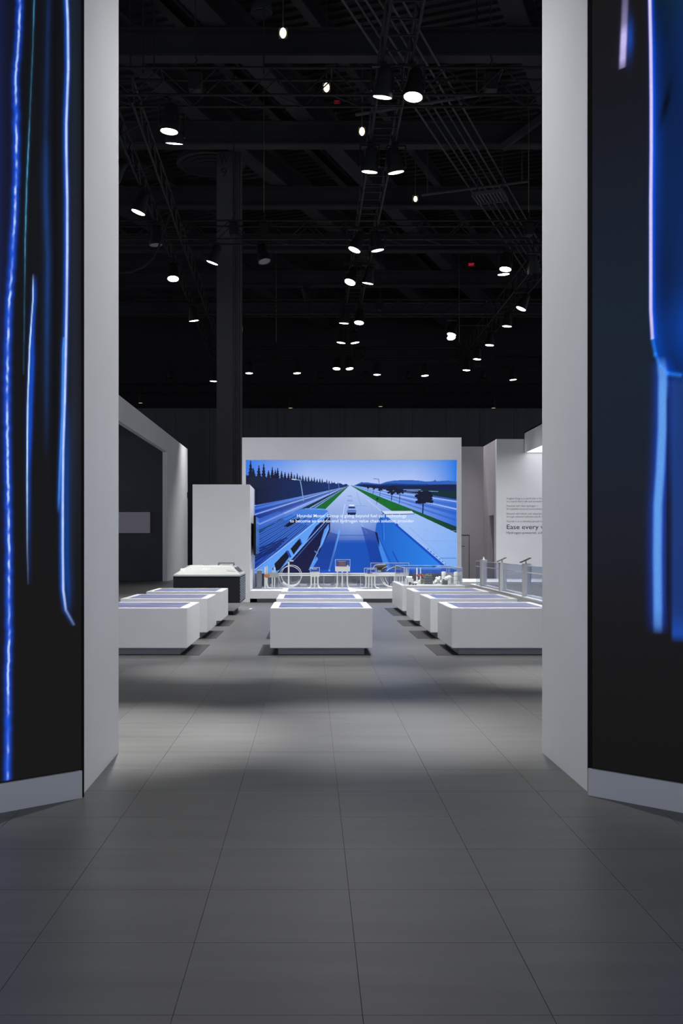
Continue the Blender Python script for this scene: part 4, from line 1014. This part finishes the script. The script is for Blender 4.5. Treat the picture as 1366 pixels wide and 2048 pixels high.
# ------------------------------------------------------------------ rigging: trusses
TB, TS, BAY = EYE + 8.67, 0.52, 0.55
brace_d = MB().cyl((0, 0, 0), (BAY, 0, TS), .014, n=6, caps=False).mesh('brace', M['black'])
brace_u = MB().cyl((0, 0, TS), (BAY, 0, 0), .014, n=6, caps=False).mesh('brace', M['black'])
brace_h = MB().cyl((0, 0, 0), (BAY, TS, 0), .014, n=6, caps=False).mesh('brace', M['black'])
rung_me = MB().cyl((0, 0, 0), (0, TS, 0), .016, n=6, caps=False).mesh('rung', M['black'])
CHORDS = []
def truss(label, start, n, rz=0.0, rungs=False):
    t = thing('lighting_truss', label, 'truss', start, rz, 'lighting trusses under the hall ceiling')
    L = n * BAY
    for y in (0, TS):
        c, s_ = math.cos(rz), math.sin(rz)
        CHORDS.append(((start[0] - y * s_, start[1] + y * c), (start[0] + L * c - y * s_, start[1] + L * s_ + y * c)))
    for y in (0, TS):
        for z in (0, TS): obj('chord', MB().cyl((0, y, z), (L, y, z), .028, n=8), M['black'], t)
    for i in range(n):
        for y in (0, TS): link('brace', brace_d if i % 2 else brace_u, t, (i * BAY, y, 0))
        if rungs: link('rung', rung_me, t, (i * BAY, 0, 0))
        elif i % 2 == 0: link('brace', brace_h, t, (i * BAY, 0, 0))
        if i % 6 == 0: link('rung', rung_me, t, (i * BAY, 0, TS))
    return t
truss('black box truss crossing nearest and highest in view', (-6.2, 19.7, TB), 23)
truss('black box truss crossing second nearest, in front of the lettered column', (-5.6, 28.95, TB), 25)
truss('black box truss crossing third, starting behind the lettered column', (-6.6, 38.2, TB), 32)
truss('black box truss crossing fourth, with four small downlights under it', (-4.6, 47.5, TB), 21)
truss('black box truss crossing farthest, low against the dark back wall', (-13, 58.0, TB), 52)
truss('short black box truss at the far right carrying one downlight', (8.9, 49.4, TB), 10)
truss('black ladder-like truss running away down the middle of the booth', (1.80, 13.0, TB), 63, math.pi / 2, True)
truss('black truss running away along the left side, crowded with fixtures', (-3.50, 20.0, TB), 56, math.pi / 2 + math.atan2(.65, 31))
truss('black truss running away along the right side of the booth', (7.45, 30.0, TB), 36, math.pi / 2)

# chain hoists
def hoist(label, x, y, bright=True, ztop=16.595):
    t = thing('chain_hoist', label, 'hoist', (x, y, TB + TS), 0, 'chain hoists holding the trusses')
    obj('chain', MB().cyl((0, 0, .32), (0, 0, ztop - TB - TS), .014, n=6), M['chrome'] if bright else M['cable'], t)
    obj('motor', MB().box(-.12, .12, -.16, .16, -.35, .05, .02), M['black'], t)
    obj('spreader', MB().box(-.03, .03, -.34, .34, .015, .06), M['black'], t)
    obj('hook', MB().tube([(0, 0, .05), (0, 0, .2), (.03, 0, .26), (0, 0, .32)], .02, 6), M['black'], t)
    return t
hoist('black motor hoist with a bright chain on the second truss left of the middle', -1.34, 29.2, True, 14.6)
hoist('black motor hoist with a bright chain on the second truss near the right white wall', 6.20, 29.2)
hoist('black motor hoist with a thin chain on the fourth truss left of the middle', -1.62, 47.76)
hoist('black motor hoist with a thin chain on the fourth truss at its right end', 6.90, 47.75)
hoist('black motor hoist on the nearest truss close to the left white wall', -2.25, 19.95, False)
hoist('black motor hoist on the nearest truss toward the right white wall', 3.5, 19.95, False)
hoist('black motor hoist on the third truss near the middle', 2.6, 38.45, False, 14.6)
hoist('black motor hoist on the second truss beside the lettered column', -2.2, 29.2, False)
hoist('black motor hoist with a thin chain on the farthest truss at the left', -5.5, 58.26, False)
hoist('black motor hoist with a thin chain on the farthest truss above the white tower', -.1, 58.26, False)
hoist('black motor hoist with a thin chain on the farthest truss at the right', 6.5, 58.26, False)
hoist('black motor hoist on the short far right truss', 11.2, 49.66, False)
for x, lab in ((-3.52, 'black hanging cable nearest the left white wall at the top'), (-3.27, 'second black hanging cable from the left white wall at the top'), (-3.06, 'third black hanging cable from the left white wall at the top'), (-.92, 'black hanging cable on the nearest truss below the small round drum')):
    tag(obj('hanging_cable', MB().cyl((x, 19.96, TB + TS), (x, 19.96, 16.6), .016, n=6), M['cable']), lab, 'cable', 'cables up to the ceiling')
q = [Vector((-3.64, 26.6, TB))] + [at(*p) for p in ((318, 492, 26.6), (306, 516, 26.6), (288, 533, 26.6), (262, 544, 26.6), (235, 546, 26.6), (205, 538, 26.6), (180, 510, 26.6))]
tag(obj('slack_cable', MB().tube(q, .03, 6), M['cable'], smooth=True), 'black slack cable looping down from the left truss', 'cable')

# ------------------------------------------------------------------ rigging: spotlights
R = .165
body_me = MB().lathe([(.10, .50), (.125, .46), (.135, .30), (R, .16), (R + .02, .05), (R + .02, -.005)], n=20).mesh('housing', M['black'], True)
lens_me = MB().lathe([(R, -.012), (R, -.006)], n=32).mesh('lens', M['lens'])
lens_off_me = MB().lathe([(R, -.012), (R, -.006)], n=32).mesh('lens', M['lens_off'])
rim_me = MB().lathe([(R + .02, -.006), (R + .025, -.02), (R + .018, -.02), (R, -.008)], n=24).mesh('rim', M['black'], True)
yoke_me = MB().box(-R - .05, -R - .02, -.03, .03, .10, .54).box(R + .02, R + .05, -.03, .03, .10, .54).box(-R - .05, R + .05, -.03, .03, .53, .57).mesh('yoke', M['black'])
def nearest_chord(x, y):
    best = None
    for (sx, sy), (ex, ey) in CHORDS:
        a = Vector((sx, sy)); b = Vector((ex, ey)); d = b - a
        k = max(0, min(1, (Vector((x, y)) - a).dot(d) / d.length_squared)); p = a + d * k
        r = (p - Vector((x, y))).length
        if best is None or r < best[0]: best = (r, p)
    return best[1]
def spotlight(label, pos, n, lit=True, group='lit spotlights on the trusses', power=1.0, angle=74):
    t = thing('stage_spotlight', label, 'spotlight', pos, 0, group)
    yk = link('yoke', yoke_me, t)
    c = nearest_chord(pos[0], pos[1]) - Vector((pos[0], pos[1]))
    if True:
        if c.length < .02: c = Vector((.02, 0))
        e = c.normalized() * .06
        zb = TB - pos[2]
        obj('clamp_bar', MB().cyl((-e.x, -e.y, zb - .008), (c.x + e.x, c.y + e.y, zb - .008), .024, n=8).cyl((0, 0, .55), (0, 0, zb), .03, n=8), M['black'], t)
    n = Vector(n).normalized()
    q = Vector((0, 0, -1)).rotation_difference(n)
    for nm, me in (('housing', body_me), ('rim', rim_me), ('lens', lens_me if lit else lens_off_me)):
        o = link(nm, me, t); o.rotation_mode = 'QUATERNION'; o.rotation_quaternion = q
    if lit:
        ld = bpy.data.lights.new('spot_beam', 'SPOT'); ld.energy = LAMP_W * power; ld.spot_size = math.radians(angle); ld.spot_blend = 1.0
        ld.shadow_soft_size = .14; ld.color = (1.0, .985, .96)
        lo = bpy.data.objects.new('spot_beam', ld); C.objects.link(lo); lo.parent = t
        lo.location = n * .04; lo.rotation_mode = 'QUATERNION'; lo.rotation_quaternion = q
    return t
ZL = 9.56
LAMPS = [
    ((-2.75, 19.88), (-.083, .005, -.997), 'large lit spotlight under the nearest truss close to the left white wall'),
    ((-2.73, 20.47), (-.069, .256, -.964), 'thin lit spotlight just below the large one near the left white wall'),
    ((1.28, 18.36), (-.122, .220, -.968), 'left one of the nearest pair of lit spotlights on the middle truss'),
    ((1.83, 18.36), (-.117, -.124, -.985), 'right one of the nearest pair on the middle truss, the largest white disc'),
    ((1.26, 22.03), (-.094, .157, -.983), 'left one of the second pair of lit spotlights on the middle truss'),
    ((1.83, 22.06), (.148, .138, -.979), 'right one of the second pair of lit spotlights on the middle truss'),
    ((-4.16, 24.70), (-.331, -.024, -.943), 'tilted lit spotlight nearest on the left truss'),
    ((-2.80, 29.10), (-.328, .054, -.943), 'tilted lit spotlight overlapping the lettered column'),
    ((-4.15, 30.85), (.038, -.284, -.958), 'round lit spotlight under the left truss, left of the lettered column'),
    ((1.18, 27.83), (-.369, -.090, -.925), 'left one of the third pair on the middle truss, tilted right'),
    ((1.81, 27.88), (.157, .057, -.986), 'right one of the third pair on the middle truss'),
    ((1.19, 31.25), (-.304, -.289, -.908), 'left one of the fourth pair on the middle truss, a full bright disc'),
    ((1.74, 31.37), (-.166, .111, -.980), 'right one of the fourth pair on the middle truss, a thin sliver'),
    ((-4.18, 36.59), (.130, .076, -.989), 'thin lit spotlight far along the left truss beside the column'),
    ((1.19, 37.00), (-.084, .074, -.994), 'left one of the fifth pair on the middle truss, a thin sliver'),
    ((1.73, 36.92), (-.105, -.235, -.966), 'right one of the fifth pair on the middle truss, a round disc'),
    ((1.19, 40.55), (-.136, .008, -.991), 'left one of the sixth pair on the middle truss'),
    ((1.74, 40.55), (.154, -.003, -.988), 'right one of the sixth pair on the middle truss'),
    ((1.16, 46.49), (-.070, -.198, -.978), 'left one of the farthest pair on the middle truss'),
    ((1.75, 46.49), (.092, -.170, -.981), 'right one of the farthest pair on the middle truss'),
    ((-2.88, 47.70), (.003, -.050, -.999), 'leftmost downlight under the fourth truss, right beside the column'),
    ((-.65, 47.70), (.052, -.049, -.997), 'second downlight from the column under the fourth truss'),
    ((3.10, 48.11), (-.002, -.037, -.999), 'downlight under the fourth truss just right of the middle truss'),
    ((5.38, 48.39), (.045, -.059, -.997), 'last downlight to the right under the fourth truss'),
    ((5.35, 39.01), (-.265, -.199, -.944), 'upper one of two overlapping bright discs right of the middle'),
    ((5.50, 40.20, 9.69), (.085, -.426, -.901), 'lower one of two overlapping bright discs right of the middle'),
    ((5.65, 29.79), (-.158, -.161, -.974), 'upper one of the two close discs near the right white wall'),
    ((5.70, 30.34), (.061, .046, -.997), 'lower, thinner one of the two close discs near the right white wall'),
    ((7.12, 34.74), (-.401, -.035, -.915), 'strongly tilted lit spotlight, nearest on the right truss'),
    ((7.17, 37.51), (-.082, .026, -.996), 'second lit spotlight along the right truss'),
    ((7.15, 41.05), (-.089, -.016, -.996), 'third lit spotlight along the right truss'),
    ((7.15, 44.12), (-.088, -.011, -.996), 'fourth lit spotlight along the right truss'),
    ((7.11, 46.88), (-.054, -.012, -.998), 'farthest lit spotlight along the right truss'),
    ((9.77, 49.56), (.083, -.023, -.996), 'lone downlight under the short far right truss'),
    ((-4.76, 50.01), (-.050, -.016, -.999), 'farthest tiny lit spotlight on the left truss by the column foot'),
]
for q, n, lab in LAMPS:
    x, y = q[:2]; spotlight(lab, (x, y, q[2] if len(q) > 2 else ZL), n, power=2.8 if x < -3.5 else 2.0 if x < -2 else 1.9 if 24 < y < 32 and x < 3 else 2.4 if x > 5 else 2.5 if y < 24 else 1.0, angle=112 if x < -2 and y < 22 else 74)
spotlight('unlit grey lens spotlight on the left truss', (-4.14, 27.37, ZL), (.068, -.003, -.998), False, 'unlit fixtures on the trusses')
spotlight('unlit black spotlight under the second truss right of the column', at(529, 522, 29.3), (.2, -.2, -.95), False, 'unlit fixtures on the trusses')
spotlight('unlit black spotlight above the tilted lamp at the left white wall', (-4.5, 23.2, ZL + .25), (-.5, -.1, -.85), False, 'unlit fixtures on the trusses')
spotlight('unlit black spotlight under the second truss beside the right white wall', at(1068, 545, 29.3), (.15, .3, -.94), False, 'unlit fixtures on the trusses')
spotlight('unlit black spotlight low on the third truss left of the middle truss', at(618, 600, 38.6), (.4, .2, -.9), False, 'unlit fixtures on the trusses')
spotlight('unlit black spotlight hanging beside the farthest right truss lamp', at(955, 735, 46.5), (.2, .1, -.97), False, 'unlit fixtures on the trusses')
for i, (px, py, lab) in enumerate(((281, 806, 'faint tiny lamp glint low at the far left under the farthest truss'), (581, 816, 'faint tiny lamp under the farthest truss above the white tower'), (761, 813, 'faint tiny lamp under the farthest truss above the video wall'), (987, 816, 'faint tiny lamp under the farthest truss at the right'))):
    p_ = at(px, py, 58.0)
    t = thing('small_downlight', lab, 'lamp', p_, 0, 'tiny lamps under the farthest truss')
    obj('housing', MB().lathe([(.10, .5), (.12, .3), (.15, .02), (.15, 0)], n=14).cyl((0, 0, .5), (0, 0, TB - p_.z), .02, n=6), M['black'], t)
    obj('lens', MB().lathe([(.11, -.004), (.11, -.001)], n=16), mat('dim_lens', (.5, .45, .35), .4, emit=(1, .9, .6), estr=.5), t)
mh_me = [MB().box(-.2, .2, -.14, .14, 0, .16, .02).mesh('base', M['black']), MB().box(-.24, -.18, -.06, .06, .16, .5).box(.18, .24, -.06, .06, .16, .5).mesh('arm', M['black']), MB().lathe([(.10, .30), (.16, .36), (.17, .62), (.13, .74)], n=16).mesh('head', M['black'], True)]
for px, py, lab in ((340, 770, 'dark moving head perched on the farthest truss left of the column'), (492, 770, 'dark moving head on the farthest truss right of the column'), (642, 770, 'dark moving head on the farthest truss above the video wall middle'), (732, 770, 'dark moving head on the farthest truss right of the middle truss'), (818, 770, 'dark moving head on the farthest truss below the fourth downlight'), (967, 770, 'dark moving head on the farthest truss near the right truss lamps')):
    q = at(px, py, 58.26); t = thing('moving_head', lab, 'stage light', (q.x, q.y, TB + TS + .02), 0, 'moving heads on the farthest truss')
    for nm, me in zip(('base', 'arm', 'head'), mh_me): link(nm, me, t)
for px, lab in ((255, 'black coil of cable on the farthest truss at the left'), (700, 'black coil of cable on the fourth truss beside the middle truss')):
    Yc = 57.95 if px == 255 else 47.45; q = at(px + 20, 779 if px == 255 else 708, Yc); cc = MB()
    for k in range(4): cc.tube([(q.x + (.30 - .02 * k) * math.cos(a), Yc - .04 - .02 * k, q.z + (.30 - .02 * k) * math.sin(a)) for a in np.linspace(0, 2 * math.pi, 25)[:-1]], .025, 6, True)
    tag(obj('cable_coil', cc, M['cable']), lab, 'cable')

# rig continued unseen over the entrance; pool lamps inferred, the rest added as fill
truss('black box truss over the entrance, above the picture', (-6.2, 11.6, TB), 25)
FRONT = [
    ((-3.2, 11.5), (.03, .42, -.9), 1.2, 58, 'added unseen front spotlight, first over the entrance from the left'),  # four added wash lamps, out of view, to brighten the table fronts
    ((-.6, 11.5), (.02, .42, -.9), 1.2, 58, 'added unseen front spotlight, third over the entrance from the left'),
    ((1.0, 11.5), (.0, .42, -.9), 1.2, 58, 'added unseen front spotlight, fourth over the entrance from the left'),
    ((3.6, 11.5), (.02, .42, -.9), 1.2, 58, 'added unseen front spotlight, eighth over the entrance from the left'),
    ((-1.3, 11.6), (3, -4.7, -6.8), 3.0, 33, 'added unseen spotlight, second over the entrance, turned back to the right'),  # added pair, out of view, to light the inner jamb faces
    ((1.7, 11.6), (-3, -4.7, -6.8), 3.0, 33, 'added unseen spotlight, fifth over the entrance, turned back to the left'),
    ((-1.9, 11.9), (.02, -.36, -.95), 13.5, 20, 'narrow spotlight over the entrance throwing a pool on the floor at the left'),
    ((.2, 11.9), (.02, -.34, -.95), 8.8, 20, 'narrow spotlight over the entrance throwing a pool on the middle of the floor'),
    ((2.3, 11.9), (-.06, -.32, -.95), 5.8, 21, 'narrow spotlight over the entrance throwing a faint pool at the right'),
    ((-1.1, 12.0), (.0, .04, -1), 6.6, 16, 'narrow spotlight pointing straight down left of the middle table'),
    ((.55, 12.0), (.0, .0, -1), 10.2, 15, 'narrow spotlight pointing straight down before the middle table'),
    ((2.75, 12.0), (.0, -.01, -1), 10.2, 17, 'narrow spotlight pointing straight down before the right table'),
    ((.45, 11.9), (-.3, -8.3, -9.56), 0.3, 18, 'added unseen narrow spotlight over the entrance aimed out at the near floor'),  # added lamp, out of view, lifting the floor before the entrance
    ((1.30, 14.5), (-1.15, .45, -8.9), 3.4, 24, 'added unseen spotlight on the middle truss just above the picture, aimed at the nearest middle table'),  # three added lamps, out of view, to whiten the nearest table tops
    ((1.80, 14.5), (.95, .45, -8.9), 3.4, 24, 'added unseen spotlight on the middle truss just above the picture, aimed at the nearest right table'),
    ((1.30, 13.9), (-3.9, 1.05, -8.9), 3.6, 24, 'added unseen spotlight on the middle truss just above the picture, aimed at the nearest left table'),
]
for (x, y), n, pw, ang, lab in FRONT:
    spotlight(lab, (x, y, ZL), n, True, 'spotlights above the entrance', pw, ang)

# ------------------------------------------------------------------ hall ceiling fittings
for px, py, lab in ((566, 66, 'warm round emergency lamp highest up near the ceiling beams'), (653, 175, 'warm round emergency lamp left of the nearest lit spotlights'), (724, 263, 'warm round emergency lamp above the second spotlight pair'), (831, 398, 'small warm emergency lamp right of the middle truss'), (479.5, 660, 'warm lamp peeking out beside the lettered column')):
    Yl = 12.2 * F / (CY - py)
    if py == 660: Yl = 38.0
    q = at(px, py, Yl)
    t = thing('emergency_lamp', lab, 'lamp', q, 0, 'round warm lamps under the ceiling')
    r = {66: .075, 175: .075, 263: .075, 398: .06, 660: .08}[py]
    obj('bulb', MB().ball((0, 0, 0), r, 14, 10, (1, 1, 1.6)), M['bulb'], t, True)
    obj('bracket', MB().cyl((.0, .06, .05), (.0, .06, 16.6 - q.z), .02, n=6).box(-.1, .1, .05, .2, -.05, .15), M['conduit'], t)
def drum(name, label, px, py, Y, r, h, rings):
    q = at(px, py, Y); t = thing(name, label, 'air diffuser', q)
    obj('shell', MB().lathe([(r * .55, h), (r * .9, h * .7), (r, h * .25), (r, 0)], n=32), M['conduit'], t, True)
    for k in range(rings): obj('ring', MB().lathe([(r * (.86 - .22 * k), -.03 - .02 * k), (r * (.80 - .22 * k), .02), (r * (.78 - .22 * k), .02), (r * (.84 - .22 * k), -.035 - .02 * k)], n=32), M['beam'], t, True)
    obj('stem', MB().cyl((0, 0, h * .9), (0, 0, 16.5 - q.z), r * .28, n=12), M['deck'], t)
drum('air_diffuser', 'wide round ceiling diffuser partly behind the lettered column', 422, 330, 36.5, 1.22, .45, 3)
drum('air_diffuser', 'small round drum diffuser hanging near the top of the view', 523, 27, 25.5, .27, .36, 1)
for k in range(6):
    a, b = hall(-7.6 + .24 * k, 15, 13.6 + .06 * (k % 2)), hall(-7.6 + .24 * k, 46, 13.6 + .06 * (k % 2))
    tag(obj('conduit_pipe', MB().cyl(a, b, .028, n=8), M['conduit']), ('leftmost', 'second from left', 'third from left', 'fourth from left', 'fifth from left', 'rightmost')[k] + ' of the six diagonal grey ceiling conduits', 'pipe', 'diagonal ceiling conduits')
for v, lab in ((19.6, 'nearest crossbar under the diagonal ceiling conduits'), (27, 'second crossbar under the diagonal ceiling conduits'), (34, 'farthest crossbar under the diagonal ceiling conduits')):
    mb = MB().cyl(hall(-9.2, v, 13.5), hall(-5.6, v, 13.5), .045, n=8)
    for u in (-9.0, -5.8): mb.cyl(hall(u, v, 13.5), hall(u, v, 16.6), .02, n=6)
    tag(obj('conduit_hanger', mb, M['conduit']), lab, 'bracket')
q = at(980, 397, 33.0)
t = thing('ceiling_vent', 'square slatted grey vent among the ceiling conduits on the right', 'vent', q, -TH)
obj('frame', MB().box(-.45, .45, -.5, -.45, 0, .1).box(-.45, .45, .45, .5, 0, .1).box(-.5, -.45, -.5, .5, 0, .1).box(.45, .5, -.5, .5, 0, .1), M['conduit'], t)
for k in range(8): obj('slat', MB().box(-.42 + k * .11, -.35 + k * .11, -.45, .45, .02, .07), M['conduit'], t)
obj('hanger', MB().box(-.4, .4, -.4, .4, .1, .13).cyl((-.4, 0, .1), (-.4, 0, 16.6 - q.z), .02, n=6).cyl((.4, 0, .1), (.4, 0, 16.6 - q.z), .02, n=6), M['deck'], t)
for px, py, Ye, lab, m in ((943, 529, 45, 'small red EXIT sign hanging in the dark on the right', 'exit_red'), (674, 203, 30, 'tiny dim red EXIT sign left of the nearest spotlights', 'exit_red')):
    q = at(px, py, Ye); w = (10 if px == 943 else 8) * Ye / F
    t = thing('exit_sign', lab, 'exit sign', q, 0, 'red exit signs')
    obj('box', MB().box(-w / 2 - .03, w / 2 + .03, 0, .08, -w * .36, w * .36, .005), M['exit_box'], t)
    text_mesh('lettering', 'EXIT', M['exit_red'] if px == 943 else mat('dim_exit', (.1, 0, 0), .5, emit=(.6, .02, .03), estr=.35), t, (-w / 2, -.006, -w * .22), w, w * .46)
    obj('rod', MB().cyl((0, .04, w * .3), (0, .04, 16.6 - q.z), .015, n=6), M['deck'], t)
